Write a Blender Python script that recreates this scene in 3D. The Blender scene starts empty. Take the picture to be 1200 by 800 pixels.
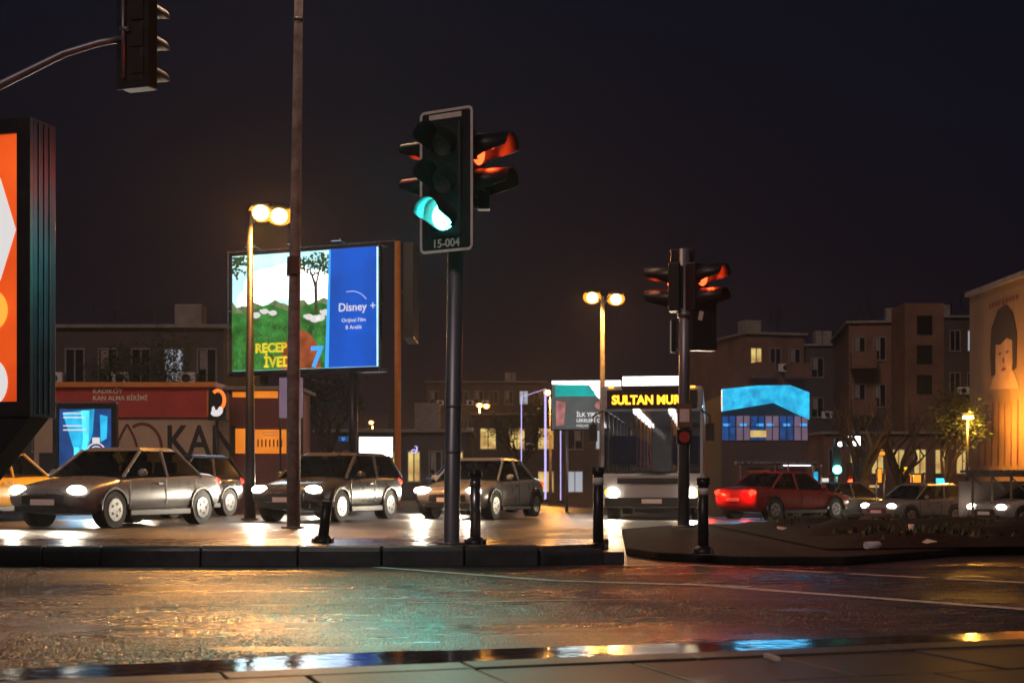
import bpy, math, random
from mathutils import Matrix, Vector
random.seed(7)
R = math.radians
F = 1667.0; HOR = 565.0; CAMZ = 0.8
sc = bpy.context.scene
col = sc.collection
# ------------------------------------------------------------ camera, night sky, exposure
cam_d = bpy.data.cameras.new('camera'); cam = bpy.data.objects.new('camera', cam_d); col.objects.link(cam)
cam_d.sensor_width = 36; cam_d.lens = 36 * F / 1200; cam_d.shift_y = (HOR - 400) / 1200
cam_d.clip_start = .1; cam_d.clip_end = 3000
cam.location = (0, 0, CAMZ); cam.rotation_euler = (R(90), 0, 0)
cam_d.dof.use_dof = True; cam_d.dof.focus_distance = 14.0; cam_d.dof.aperture_fstop = 4.0
sc.camera = cam
w = bpy.data.worlds.new('World'); sc.world = w; w.use_nodes = True
nt = w.node_tree; bg = nt.nodes['Background']
sky = nt.nodes.new('ShaderNodeTexSky'); sky.sky_type = 'NISHITA'; sky.sun_disc = False
sky.sun_elevation = R(-4); sky.sun_rotation = R(200)
bg.inputs[1].default_value = .05
nt.links.new(sky.outputs[0], bg.inputs[0])
bg2 = nt.nodes.new('ShaderNodeBackground'); bg2.inputs[0].default_value = (.44, .36, .70, 1); bg2.inputs[1].default_value = .0105
add = nt.nodes.new('ShaderNodeAddShader')
tcw = nt.nodes.new('ShaderNodeTexCoord'); sp = nt.nodes.new('ShaderNodeSeparateXYZ'); nt.links.new(tcw.outputs['Generated'], sp.inputs[0])
nz = nt.nodes.new('ShaderNodeTexNoise'); nz.inputs['Scale'].default_value = 2.2; nz.inputs['Detail'].default_value = 5; nt.links.new(tcw.outputs['Generated'], nz.inputs['Vector'])
ma = nt.nodes.new('ShaderNodeMath'); ma.operation = 'MULTIPLY_ADD'; ma.inputs[1].default_value = .22; nt.links.new(nz.outputs['Fac'], ma.inputs[0]); nt.links.new(sp.outputs['Z'], ma.inputs[2])
rw_ = nt.nodes.new('ShaderNodeValToRGB'); ew = rw_.color_ramp.elements; ew[0].position = .08; ew[0].color = (.90, .46, .60, 1); ew[1].position = .48; ew[1].color = (.30, .40, .95, 1)
e3 = rw_.color_ramp.elements.new(.24); e3.color = (.48, .38, .72, 1)
nt.links.new(ma.outputs[0], rw_.inputs[0]); nt.links.new(rw_.outputs[0], bg2.inputs[0])
nt.links.new(bg.outputs[0], add.inputs[0]); nt.links.new(bg2.outputs[0], add.inputs[1])
nt.links.new(add.outputs[0], nt.nodes['World Output'].inputs[0])
sd = bpy.data.lights.new('city_fill_sun', 'SUN'); sd.energy = .55; sd.angle = R(12); sd.color = (1, .72, .62)  # added warm fill from front left for city ambience, not a moon
so = bpy.data.objects.new('city_fill_sun', sd); col.objects.link(so); so.rotation_euler = (R(52), 0, R(-24))
sc.view_settings.view_transform = 'Standard'; sc.view_settings.look = 'None'
sc.view_settings.exposure = 0; sc.view_settings.gamma = 1; sc.view_settings.use_curve_mapping = False
sc.render.engine = 'CYCLES'; sc.cycles.use_denoising = True
sc.cycles.max_bounces = 6; sc.cycles.sample_clamp_indirect = 6

def PX(px, d): return (px - 600) * d / F
def PZ(py, d): return CAMZ + (HOR - py) * d / F
def ground(x, d):
    f = min(max((x + 5) / 15, 0), 1.6)
    return -0.02 * max(0, min(d, 90) - 25) * f

# ------------------------------------------------------------ materials
def mat(name, c, rough=.6, metal=0, var=.25, scale=6, bump=0, coat=0, bscale=None, spec=.5, stretch=None):
    m = bpy.data.materials.new(name); m.use_nodes = True; t = m.node_tree; b = t.nodes['Principled BSDF']
    b.inputs['Roughness'].default_value = rough; b.inputs['Metallic'].default_value = metal
    b.inputs['Coat Weight'].default_value = coat; b.inputs['Specular IOR Level'].default_value = spec
    tc = t.nodes.new('ShaderNodeTexCoord'); src = tc.outputs['Object']
    if stretch:
        mp = t.nodes.new('ShaderNodeMapping'); mp.inputs['Scale'].default_value = stretch
        t.links.new(src, mp.inputs[0]); src = mp.outputs[0]
    n = t.nodes.new('ShaderNodeTexNoise'); n.inputs['Scale'].default_value = scale; n.inputs['Detail'].default_value = 7
    n.inputs['Roughness'].default_value = .65
    t.links.new(src, n.inputs['Vector'])
    rp = t.nodes.new('ShaderNodeValToRGB'); e = rp.color_ramp.elements
    e[0].position = .3; e[1].position = .72
    e[0].color = (*[max(0, v * (1 - var)) for v in c], 1); e[1].color = (*[min(1, v * (1 + var)) for v in c], 1)
    t.links.new(n.outputs['Fac'], rp.inputs[0]); t.links.new(rp.outputs[0], b.inputs['Base Color'])
    mr = t.nodes.new('ShaderNodeMapRange'); mr.inputs[3].default_value = max(.02, rough - .12); mr.inputs[4].default_value = min(1, rough + .12)
    t.links.new(n.outputs['Fac'], mr.inputs[0]); t.links.new(mr.outputs[0], b.inputs['Roughness'])
    if bump:
        n2 = t.nodes.new('ShaderNodeTexNoise'); n2.inputs['Scale'].default_value = bscale or scale * 8; n2.inputs['Detail'].default_value = 4
        t.links.new(tc.outputs['Object'], n2.inputs['Vector'])
        bp = t.nodes.new('ShaderNodeBump'); bp.inputs['Strength'].default_value = 1; bp.inputs['Distance'].default_value = bump
        t.links.new(n2.outputs['Fac'], bp.inputs['Height']); t.links.new(bp.outputs[0], b.inputs['Normal'])
    return m

def emi(name, c, s, body=None, mottled=0, scale=4):
    m = bpy.data.materials.new(name); m.use_nodes = True; t = m.node_tree; b = t.nodes['Principled BSDF']
    b.inputs['Base Color'].default_value = (*(body or [v * .5 for v in c]), 1); b.inputs['Roughness'].default_value = .35
    b.inputs['Emission Color'].default_value = (*c, 1); b.inputs['Emission Strength'].default_value = s
    if mottled:
        tc = t.nodes.new('ShaderNodeTexCoord'); n = t.nodes.new('ShaderNodeTexNoise'); n.inputs['Scale'].default_value = scale; n.inputs['Detail'].default_value = 6
        t.links.new(tc.outputs['Object'], n.inputs['Vector'])
        rp = t.nodes.new('ShaderNodeValToRGB'); e = rp.color_ramp.elements; e[0].position = .32; e[1].position = .68
        e[0].color = (*[v * (1 - mottled) for v in c], 1); e[1].color = (*[min(1, v * (1 + mottled)) for v in c], 1)
        t.links.new(n.outputs['Fac'], rp.inputs[0]); t.links.new(rp.outputs[0], b.inputs['Emission Color'])
    return m

def glassm(name, tint=(.6, .65, .7), gloss=.12):
    m = bpy.data.materials.new(name); m.use_nodes = True; t = m.node_tree; t.nodes.remove(t.nodes['Principled BSDF'])
    a = t.nodes.new('ShaderNodeBsdfTransparent'); a.inputs[0].default_value = (*tint, 1)
    g = t.nodes.new('ShaderNodeBsdfGlossy'); g.inputs['Roughness'].default_value = .06
    x = t.nodes.new('ShaderNodeMixShader'); f = t.nodes.new('ShaderNodeFresnel'); f.inputs[0].default_value = 1.5
    t.links.new(f.outputs[0], x.inputs[0]); t.links.new(a.outputs[0], x.inputs[1]); t.links.new(g.outputs[0], x.inputs[2])
    t.links.new(x.outputs[0], t.nodes['Material Output'].inputs[0]); return m

def asphalt(fine_bump=1.0, r0=.24, r1=.46):
    m = bpy.data.materials.new('wet_asphalt'); m.use_nodes = True; t = m.node_tree; b = t.nodes['Principled BSDF']
    L = t.links; tc = t.nodes.new('ShaderNodeTexCoord')
    def noise(s, d=5, vec=None):
        n = t.nodes.new('ShaderNodeTexNoise'); n.inputs['Scale'].default_value = s; n.inputs['Detail'].default_value = d
        L.new(vec or tc.outputs['Object'], n.inputs['Vector']); return n
    big = noise(.55, 3); fine = noise(45, 4); mid = noise(5, 6)
    mp = t.nodes.new('ShaderNodeMapping'); mp.inputs['Scale'].default_value = (.35, 2.6, 1); mp.inputs['Rotation'].default_value = (0, 0, R(-4))
    L.new(tc.outputs['Object'], mp.inputs[0]); streak = noise(1.6, 5, mp.outputs[0])
    vor = t.nodes.new('ShaderNodeTexVoronoi'); vor.inputs['Scale'].default_value = 42; L.new(tc.outputs['Object'], vor.inputs['Vector'])
    rp = t.nodes.new('ShaderNodeValToRGB'); e = rp.color_ramp.elements
    e[0].position = .3; e[0].color = (.022, .020, .022, 1); e[1].position = .75; e[1].color = (.075, .068, .066, 1)
    mx = t.nodes.new('ShaderNodeMath'); mx.operation = 'MULTIPLY_ADD'; mx.inputs[1].default_value = .5
    L.new(fine.outputs['Fac'], mx.inputs[0]); m3 = t.nodes.new('ShaderNodeMath'); m3.operation = 'MULTIPLY'; m3.inputs[1].default_value = .5
    L.new(mid.outputs['Fac'], m3.inputs[0]); L.new(m3.outputs[0], mx.inputs[2]); L.new(mx.outputs[0], rp.inputs[0])
    L.new(rp.outputs[0], b.inputs['Base Color'])
    # wetness: stretched, uneven film of water
    ad = t.nodes.new('ShaderNodeMath'); ad.operation = 'ADD'; L.new(big.outputs['Fac'], ad.inputs[0]); L.new(streak.outputs['Fac'], ad.inputs[1])
    mr = t.nodes.new('ShaderNodeMapRange'); mr.inputs[1].default_value = .75; mr.inputs[2].default_value = 1.25
    mr.inputs[3].default_value = r0; mr.inputs[4].default_value = r1; L.new(ad.outputs[0], mr.inputs[0]); L.new(mr.outputs[0], b.inputs['Roughness'])
    bp = t.nodes.new('ShaderNodeBump'); bp.inputs['Strength'].default_value = .85 * fine_bump; bp.inputs['Distance'].default_value = .012
    L.new(vor.outputs['Distance'], bp.inputs['Height'])
    bp2 = t.nodes.new('ShaderNodeBump'); bp2.inputs['Strength'].default_value = .6 * fine_bump; bp2.inputs['Distance'].default_value = .009
    L.new(fine.outputs['Fac'], bp2.inputs['Height']); L.new(bp.outputs[0], bp2.inputs['Normal']); L.new(bp2.outputs[0], b.inputs['Normal'])
    b.inputs['Specular IOR Level'].default_value = .7
    return m
def water():
    m = bpy.data.materials.new('gutter_water'); m.use_nodes = True; t = m.node_tree; b = t.nodes['Principled BSDF']
    b.inputs['Base Color'].default_value = (.03, .028, .026, 1); b.inputs['Specular IOR Level'].default_value = .8
    tc = t.nodes.new('ShaderNodeTexCoord'); n = t.nodes.new('ShaderNodeTexNoise'); n.inputs['Scale'].default_value = 9; n.inputs['Detail'].default_value = 4
    t.links.new(tc.outputs['Object'], n.inputs['Vector'])
    bp = t.nodes.new('ShaderNodeBump'); bp.inputs['Strength'].default_value = .5; bp.inputs['Distance'].default_value = .004
    t.links.new(n.outputs['Fac'], bp.inputs['Height']); t.links.new(bp.outputs[0], b.inputs['Normal'])
    mr = t.nodes.new('ShaderNodeMapRange'); mr.inputs[1].default_value = .35; mr.inputs[2].default_value = .7; mr.inputs[3].default_value = .03; mr.inputs[4].default_value = .2
    n2 = t.nodes.new('ShaderNodeTexNoise'); n2.inputs['Scale'].default_value = 1.7; t.links.new(tc.outputs['Object'], n2.inputs['Vector'])
    t.links.new(n2.outputs['Fac'], mr.inputs[0]); t.links.new(mr.outputs[0], b.inputs['Roughness'])
    return m

M = dict(
    asphalt=asphalt(), asphalt2=asphalt(.08, .22, .40), water=water(),
    line=mat('worn_road_paint', (.62, .56, .52), .7, var=.5, scale=14, bump=.002, bscale=90),
    kerb=mat('wet_kerb_stone', (.055, .06, .075), .38, var=.5, scale=3.5, bump=.004, bscale=40),
    median=mat('wet_paving', (.16, .14, .13), .28, var=.4, scale=3, bump=.002, bscale=50),
    slab=mat('brown_paving_slab', (.085, .062, .05), .5, var=.4, scale=2.2, bump=.004, bscale=55),
    ground=mat('wet_ground', (.05, .045, .045), .34, var=.4, scale=.6, bump=.006, bscale=12),
    earth=mat('dark_earth', (.016, .014, .016), .9, var=.6, scale=4, bump=.02, bscale=22, spec=.1),
    pole=mat('galvanised_steel', (.24, .25, .30), .42, metal=.65, var=.3, scale=9, bump=.0008, stretch=(1, 1, .12)),
    rustpole=mat('weathered_pole_paint', (.17, .155, .165), .6, var=.6, scale=5, bump=.002),
    black=mat('black_plastic', (.012, .013, .018), .42, var=.3, scale=8),
    blackm=mat('black_metal', (.02, .02, .026), .38, metal=.2, var=.4, scale=6),
    navy=mat('navy_aluminium', (.012, .022, .055), .36, metal=.5, var=.3, scale=3),
    chrome=mat('steel_bollard', (.35, .34, .36), .28, metal=.9, var=.3, scale=9, stretch=(1, 1, .2)),
    white=mat('white_paint', (.78, .74, .72), .5, var=.12, scale=30),
    rim=mat('reflective_edge', (.88, .74, .70), .5, var=.15, scale=20),
    lensoff=mat('unlit_lens', (.26, .22, .23), .25, var=.4, scale=40),
    beige=mat('beige_panel', (.50, .36, .25), .6, var=.12, scale=1.2),
    redp=mat('red_fascia', (.48, .045, .035), .5, var=.2, scale=2),
    orangep=mat('orange_trim', (.75, .25, .03), .5, var=.15, scale=3),
    darkr=mat('maroon_line', (.16, .035, .03), .6, var=.2, scale=9),
    ink=mat('black_lettering', (.015, .014, .016), .5, var=.1, scale=9),
    creamt=mat('cream_lettering', (.85, .76, .60), .5, var=.1, scale=9),
    wall1=mat('dark_render', (.075, .055, .055), .8, var=.3, scale=.5),
    wall2=mat('tan_render', (.20, .105, .07), .8, var=.35, scale=.6),
    wall3=mat('plaster_wall', (.27, .16, .09), .8, var=.25, scale=.7, stretch=(1, 1, .25)),
    hair=mat('mural_dark_paint', (.035, .022, .022), .8, var=.4, scale=3),
    skin=mat('mural_skin_paint', (.44, .26, .16), .8, var=.2, scale=2),
    concrete=mat('concrete_slab', (.26, .23, .21), .8, var=.3, scale=1.5),
    winglass=mat('dark_window', (.01, .012, .016), .12, var=.2, scale=2),
    bark=mat('bark', (.06, .042, .032), .85, var=.5, scale=7, bump=.01),
    leaf=mat('evergreen_leaf', (.04, .065, .02), .6, var=.5, scale=8),
    tyre=mat('tyre_rubber', (.012, .012, .012), .7, var=.2, scale=9),
    alloy=mat('alloy_rim', (.4, .4, .42), .3, metal=.9, var=.2, scale=9),
    glass=glassm('clear_glass'), cabglass=glassm('car_window_glass', (.34, .36, .38)), busglass=glassm('tinted_bus_glass', (.22, .23, .26)),
    carglass=mat('tinted_glass', (.008, .009, .012), .05, var=.1, scale=2, spec=.9),
    e_green=emi('green_signal_light', (.10, 1, .85), 12), e_red=emi('red_signal_light', (1, .05, .008), 9),
    e_redhot=emi('red_signal_core', (1, .055, .012), 6.5),
    e_amber=emi('amber_led', (1, .42, .02), 3.2), e_sod=emi('sodium_lamp', (1, .62, .22), 7), e_sodhalo=emi('sodium_halo_glow', (1, .36, .03), 1.5),
    e_head=emi('headlamp_glow', (1, .88, .66), 40), e_tail=emi('tail_lamp_glow', (1, .03, .012), 4.5),
    e_turn=emi('amber_lamp_glow', (1, .42, .04), 3),
    e_white=emi('white_sign_light', (1, .97, .92), 4), e_warm=emi('warm_window_light', (1, .5, .16), .8, mottled=.6, scale=1.3),
    e_cool=emi('cool_window_light', (.75, .85, 1), .4), e_int=emi('bus_ceiling_light', (1, .93, .82), 9),
    e_orange=emi('orange_poster_light', (1, .09, .012), .95, mottled=.45, scale=1.1),
    e_paper=emi('white_poster_light', (.85, .83, .82), .8), e_yel=emi('yellow_poster_light', (1, .42, .05), 1.1),
    e_sky=emi('poster_sky', (.45, .9, 1), 1.5, mottled=.4, scale=.7), e_cloud=emi('poster_cloud', (1, 1, .98), 2.6),
    e_teal=emi('poster_teal', (.0, .42, .40), .85, mottled=.3, scale=1.2),
    e_grass=emi('poster_grass', (.035, .20, .035), .8, mottled=.75, scale=2.2),
    e_farhill=emi('poster_far_hill', (.16, .22, .10), .8, mottled=.6, scale=5), e_grass2=emi('poster_grass_blades', (.16, .42, .06), .8),
    e_leafp=emi('poster_foliage', (.03, .08, .02), .6, mottled=.8, scale=6),
    e_barkp=emi('poster_bark', (.10, .055, .04), .6, mottled=.4, scale=5),
    e_brown=emi('poster_brown', (.38, .085, .025), .7, mottled=.5, scale=3),
    e_gold=emi('poster_gold', (.85, .62, .03), .95, mottled=.3, scale=4),
    e_blue=emi('poster_blue', (.006, .10, .62), .85, mottled=.25, scale=.6), e_blue2=emi('poster_light_blue', (.05, .42, 1), 1.0),
    e_cyan=emi('cyan_light', (.02, .42, .85), 1.1, mottled=.5, scale=2.5), e_cyan2=emi('bright_cyan_light', (.08, .75, 1), 1.3, mottled=.3, scale=3),
    e_navy=emi('poster_navy', (.015, .07, .26), .7, mottled=.4, scale=4),
    e_lav=emi('lavender_panel_light', (.24, .17, .26), .5, mottled=.2, scale=2),
    e_violet=emi('violet_tube_light', (.55, .48, 1), 1.3), e_pale=emi('pale_figure_print', (.8, .72, .75), .55),
    e_pinkp=emi('poster_pink', (.55, .22, .22), .6, mottled=.5, scale=3),
    e_grey=emi('poster_grey', (.09, .11, .11), .7, mottled=.3, scale=2),
    e_osign=emi('orange_sign_light', (1, .28, .02), 1.5), e_ysign=emi('yellow_sign_light', (1, .6, .03), 1.4),
    e_okiosk=emi('orange_panel_light', (.9, .25, .02), .8, mottled=.15, scale=3),
    e_oneon=emi('orange_neon', (1, .2, .03), 1.3), e_bluebar=emi('blue_tube_light', (.25, .45, 1), 1.6),
)
for k, c in dict(silver=(.20, .205, .22), darkgrey=(.05, .052, .058), whitecar=(.36, .355, .35), blackcar=(.012, .012, .015), red=(.35, .02, .02), blue=(.03, .06, .18), yellow=(.75, .42, .03), busgrey=(.38, .37, .40)).items():
    M['p_' + k] = mat(k + '_car_paint', c, .3, var=.06, scale=3, coat=.7)

# ------------------------------------------------------------ mesh builder
class MB:
    def __init__(s): s.v = []; s.f = []; s.fm = []; s.ms = []; s.cur = 0; s.smooth = []
    def m(s, mm):
        if isinstance(mm, str): mm = M[mm]
        if mm not in s.ms: s.ms.append(mm)
        s.cur = s.ms.index(mm); return s
    def raw(s, vs, fs, T=None, smooth=False):
        o = len(s.v)
        for p in vs: s.v.append(tuple(T @ Vector(p)) if T else tuple(p))
        for f in fs: s.f.append([o + i for i in f]); s.fm.append(s.cur); s.smooth.append(smooth)
        return s
    def box(s, c, d, T=None, rz=0, rx=0, ry=0, taper=1):
        x, y, z = [q / 2 for q in d]
        vs = [(-x, -y, -z), (x, -y, -z), (x, y, -z), (-x, y, -z), (-x * taper, -y * taper, z), (x * taper, -y * taper, z), (x * taper, y * taper, z), (-x * taper, y * taper, z)]
        A = Matrix.Translation(c) @ Matrix.Rotation(rz, 4, 'Z') @ Matrix.Rotation(ry, 4, 'Y') @ Matrix.Rotation(rx, 4, 'X')
        if T: A = T @ A
        return s.raw(vs, [(3, 2, 1, 0), (4, 5, 6, 7), (0, 1, 5, 4), (1, 2, 6, 5), (2, 3, 7, 6), (3, 0, 4, 7)], A)
    def tube(s, pts, rs, n=12, caps=True):
        if not hasattr(rs, '__len__'): rs = [rs] * len(pts)
        pts = [Vector(p) for p in pts]; vs = []; fs = []
        for i, p in enumerate(pts):
            a = pts[max(0, i - 1)]; b = pts[min(len(pts) - 1, i + 1)]; d = (b - a).normalized()
            u = d.cross(Vector((0, 0, 1)) if abs(d.z) < .95 else Vector((1, 0, 0))).normalized(); v = d.cross(u)
            for k in range(n):
                t = 2 * math.pi * k / n; q = p + (u * math.cos(t) + v * math.sin(t)) * rs[i]; vs.append(q)
        for i in range(len(pts) - 1):
            for k in range(n):
                fs.append((i * n + k, i * n + (k + 1) % n, (i + 1) * n + (k + 1) % n, (i + 1) * n + k))
        s.raw(vs, fs, smooth=n > 6)
        if caps:
            o = len(s.v) - len(vs)
            for ring in (list(range(n))[::-1], [(len(pts) - 1) * n + k for k in range(n)]):
                s.f.append([o + i for i in ring]); s.fm.append(s.cur); s.smooth.append(False)
        return s
    def ball(s, c, r, n=12, h=8, sc_=(1, 1, 1)):
        vs = []; fs = []
        for i in range(h + 1):
            a = math.pi * i / h
            for k in range(n):
                b = 2 * math.pi * k / n
                vs.append((c[0] + r * sc_[0] * math.sin(a) * math.cos(b), c[1] + r * sc_[1] * math.sin(a) * math.sin(b), c[2] + r * sc_[2] * math.cos(a)))
        for i in range(h):
            for k in range(n): fs.append((i * n + k, i * n + (k + 1) % n, (i + 1) * n + (k + 1) % n, (i + 1) * n + k))
        return s.raw(vs, fs, smooth=True)
    def poly(s, pts, y, th=.004):           # flat shape in the XZ plane facing -Y, with thickness
        n = len(pts)
        vs = [(p[0], y, p[1]) for p in pts] + [(p[0], y + th, p[1]) for p in pts]
        return s.raw(vs, [tuple(range(n)), tuple(range(2 * n - 1, n - 1, -1))] + [(i, i + n, (i + 1) % n + n, (i + 1) % n) for i in range(n)])
    def ell(s, cx, cz, rx, rz, y, n=28, a0=0, a1=360, th=.004):
        return s.poly([(cx + rx * math.cos(R(a0 + (a1 - a0) * k / n)), cz + rz * math.sin(R(a0 + (a1 - a0) * k / n))) for k in range(n + (0 if a1 - a0 == 360 else 1))], y, th)
    def ring(s, cx, cz, rx, rz, t, y, n=28, a0=0, a1=360, th=.006):
        for k in range(n):
            a = R(a0 + (a1 - a0) * k / n); b = R(a0 + (a1 - a0) * (k + 1) / n)
            P = lambda q, o: (cx + (rx - o) * math.cos(q), cz + (rz - o) * math.sin(q))
            s.poly([P(a, 0), P(b, 0), P(b, t), P(a, t)], y, th)
        return s
    def extr(s, pts, z0, z1, T=None):       # plan outline extruded upward
        n = len(pts); vs = [(p[0], p[1], z0) for p in pts] + [(p[0], p[1], z1) for p in pts]
        return s.raw(vs, [tuple(range(n - 1, -1, -1)), tuple(range(n, 2 * n))] + [(i, (i + 1) % n, (i + 1) % n + n, i + n) for i in range(n)], T)
    def text(s, body, size, x, z, y, align='LEFT', ex=.003, sx=1, bold=0):
        c = bpy.data.curves.new('t', 'FONT'); c.body = body; c.size = size; c.align_x = align; c.extrude = ex; c.resolution_u = 3; c.offset = bold
        o = bpy.data.objects.new('t', c); col.objects.link(o)
        dg = bpy.context.evaluated_depsgraph_get(); me = bpy.data.meshes.new_from_object(o.evaluated_get(dg))
        T = Matrix.Translation((x, y, z)) @ Matrix.Rotation(R(90), 4, 'X') @ Matrix.Diagonal((sx, 1, 1, 1))
        s.raw([v.co[:] for v in me.vertices], [tuple(p.vertices) for p in me.polygons], T)
        bpy.data.objects.remove(o); bpy.data.curves.remove(c); bpy.data.meshes.remove(me); return s
    def build(s, name, parent=None, loc=(0, 0, 0), rz=0, bevel=0, sub=0, rx=0):
        me = bpy.data.meshes.new(name); me.from_pydata(s.v, [], s.f)
        for m_ in s.ms: me.materials.append(m_)
        me.polygons.foreach_set('material_index', s.fm); me.polygons.foreach_set('use_smooth', s.smooth); me.update()
        o = bpy.data.objects.new(name, me); col.objects.link(o); o.location = loc; o.rotation_euler = (rx, 0, rz)
        if parent: o.parent = parent
        if bevel: b = o.modifiers.new('b', 'BEVEL'); b.width = bevel; b.segments = 2; b.limit_method = 'ANGLE'
        if sub: b = o.modifiers.new('s', 'SUBSURF'); b.levels = sub; b.render_levels = sub
        return o
def mb(m_): return MB().m(m_)
def thing(name, label, cat, loc=(0, 0, 0), rz=0, group=None):
    o = bpy.data.objects.new(name, None); col.objects.link(o); o.location = loc; o.rotation_euler = (0, 0, rz); tag(o, label, cat, group); return o
def tag(o, label, cat, group=None):
    o['label'] = label; o['category'] = cat
    if group: o['group'] = group
    return o
def struct(o): o['kind'] = 'structure'; return o
def light(name, kind, loc, e, c, parent=None, size=.1, rot=None, spot=None, blend=.6):
    d = bpy.data.lights.new(name, kind); d.energy = e; d.color = c
    if kind == 'AREA': d.size = size
    else: d.shadow_soft_size = size
    if spot: d.spot_size = R(spot); d.spot_blend = blend
    o = bpy.data.objects.new(name, d); col.objects.link(o); o.location = loc
    if rot: o.rotation_euler = rot
    if parent: o.parent = parent
    return o

# ------------------------------------------------------------ GROUND
g = mb('ground'); xs = [-250, -150, -70, -40, -25, -15, -10, -5, -2, 1, 4, 7, 10, 13, 16, 19, 23, 30, 45, 80, 160, 250]
ys = [-60, 0, 14, 20, 25, 30, 36, 42, 48, 54, 60, 68, 76, 90, 120, 200, 400, 600]
vs = [(x, y, ground(x, y) - .004) for y in ys for x in xs]; nx = len(xs)
g.raw(vs, [(j * nx + i, j * nx + i + 1, (j + 1) * nx + i + 1, (j + 1) * nx + i) for j in range(len(ys) - 1) for i in range(nx - 1)], smooth=True)
struct(g.build('ground'))
r = mb('asphalt')        # near carriageway, runs to the islands
for q in ((-30, 3, 30, 5.6), (-30, 5.6, -5.4, 13.6), (5.4, 5.6, 30, 13.6), (-30, 13.6, 30, 24.8)):
    r.raw([(q[0], q[1], 0), (q[2], q[1], 0), (q[2], q[3], 0), (q[0], q[3], 0)], [(0, 1, 2, 3)])
struct(r.build('road'))
import numpy as np
def stony(x0, x1, y0, y1, sx_, sy_):     # asphalt aggregate as real relief
    rs = np.random.RandomState(2); nx_ = int((x1 - x0) / sx_) + 1; ny_ = int((y1 - y0) / sy_) + 1
    X, Y = np.meshgrid(np.linspace(x0, x1, nx_), np.linspace(y0, y1, ny_))
    Z = rs.rand(ny_, nx_) ** 1.7 * .0038
    rut = np.sin(X * .9 + 2 * np.sin(Y * .7)) * .5 + np.sin(Y * 2.3 + X * .35) * .5
    Z = Z * (1 + .45 * rut)
    wear = (np.sin(X * 2.1 + Y * 3.3) + np.sin(X * 1.3 - Y * 5.1) + np.sin(Y * 7.7 + X * .8)) / 3
    Z = np.where(wear > .78, np.minimum(Z, .0013), Z) - .001      # shallow films of water fill the relief
    jx = (rs.rand(ny_, nx_) - .5) * sx_ * .6; jy = (rs.rand(ny_, nx_) - .5) * sy_ * .6
    Z[0] = Z[-1] = 0; Z[:, 0] = Z[:, -1] = 0; jx[:, 0] = jx[:, -1] = 0; jy[0] = jy[-1] = 0
    co = np.stack([X + jx, Y + jy, Z], -1).reshape(-1, 3).astype(np.float32)
    i = np.arange((ny_ - 1) * (nx_ - 1)); a_ = (i // (nx_ - 1)) * nx_ + i % (nx_ - 1)
    q_ = np.stack([a_, a_ + 1, a_ + nx_ + 1, a_ + nx_], -1).astype(np.int32).reshape(-1); n_ = len(a_)
    me = bpy.data.meshes.new('road'); me.vertices.add(len(co)); me.vertices.foreach_set('co', co.reshape(-1)); me.loops.add(len(q_)); me.loops.foreach_set('vertex_index', q_)
    me.polygons.add(n_); me.polygons.foreach_set('loop_start', np.arange(0, len(q_), 4, dtype=np.int32)); me.polygons.foreach_set('use_smooth', np.zeros(n_, dtype=bool)); me.update(calc_edges=True)
    me.materials.append(M['asphalt2']); o = bpy.data.objects.new('road', me); col.objects.link(o); struct(o)
stony(-5.4, 5.4, 5.6, 13.6, .0065, .0095)
def strip(pts, wd, z, b):    # painted line on the road
    for a, c in zip(pts[:-1], pts[1:]):
        a = Vector(a); c = Vector(c); n = Vector((-(c - a).y, (c - a).x)).normalized() * wd / 2
        b.raw([(a.x + n.x, a.y + n.y, z), (a.x - n.x, a.y - n.y, z), (c.x - n.x, c.y - n.y, z), (c.x + n.x, c.y + n.y, z)], [(0, 1, 2, 3)])
def gp(px, py, z=0):  d = (CAMZ - z) * F / (py - HOR); return (PX(px, d), d)
ln = mb('line')
strip([gp(800, 684), gp(1230, 716)], .13, .004, ln)
strip([gp(440, 665), gp(650, 681), gp(880, 688)], .10, .008, ln)
strip([gp(805, 662), gp(860, 664.4)], .12, .004, ln); strip([gp(885, 666), gp(975, 671)], .12, .004, ln)
strip([gp(993, 672), gp(1085, 677)], .12, .004, ln); strip([gp(1108, 678), gp(1230, 684)], .12, .004, ln)
strip([gp(-60, 714), gp(300, 709), gp(760, 702)], .035, .004, ln)
struct(ln.build('road_markings'))
# gutter with standing water and near pavement
ge = [(-4.2, 5.45), (-2.18, 6.06), (-.6, 6.67), (.37, 6.94), (1.5, 7.2), (2.74, 7.62), (5, 8.35)]
gi = [(-4.2, 4.05), (-1.76, 4.88), (-.48, 5.32), (.5, 5.62), (1.4, 5.92), (2.24, 6.2), (5, 7.1)]
gu = mb('water'); rr = random.Random(3)
outer = []; N = 90
def lerpl(L_, t): 
    x = L_[0][0] + (L_[-1][0] - L_[0][0]) * t
    for a, b in zip(L_[:-1], L_[1:]):
        if a[0] <= x <= b[0]: return (x, a[1] + (b[1] - a[1]) * (x - a[0]) / (b[0] - a[0]))
    return L_[-1]
wob = 0
for i in range(N + 1):
    p = lerpl(ge, i / N); wob = wob * .8 + rr.uniform(-.02, .02); outer.append((p[0], p[1] - .02 + wob))
inner = [lerpl(gi, i / N) for i in range(N + 1)]
for i in range(N):
    gu.raw([(*inner[i], .006), (*inner[i + 1], .006), (*outer[i + 1], .006), (*outer[i], .006)], [(0, 1, 2, 3)])
struct(gu.build('gutter_water'))
kd = Vector((4.0, 1.32)).normalized(); kn = Vector((-kd.y, kd.x)); k0 = Vector((-1.76, 4.88))
pv = MB(); ang = math.atan2(kd.y, kd.x); rr = random.Random(5)
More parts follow.
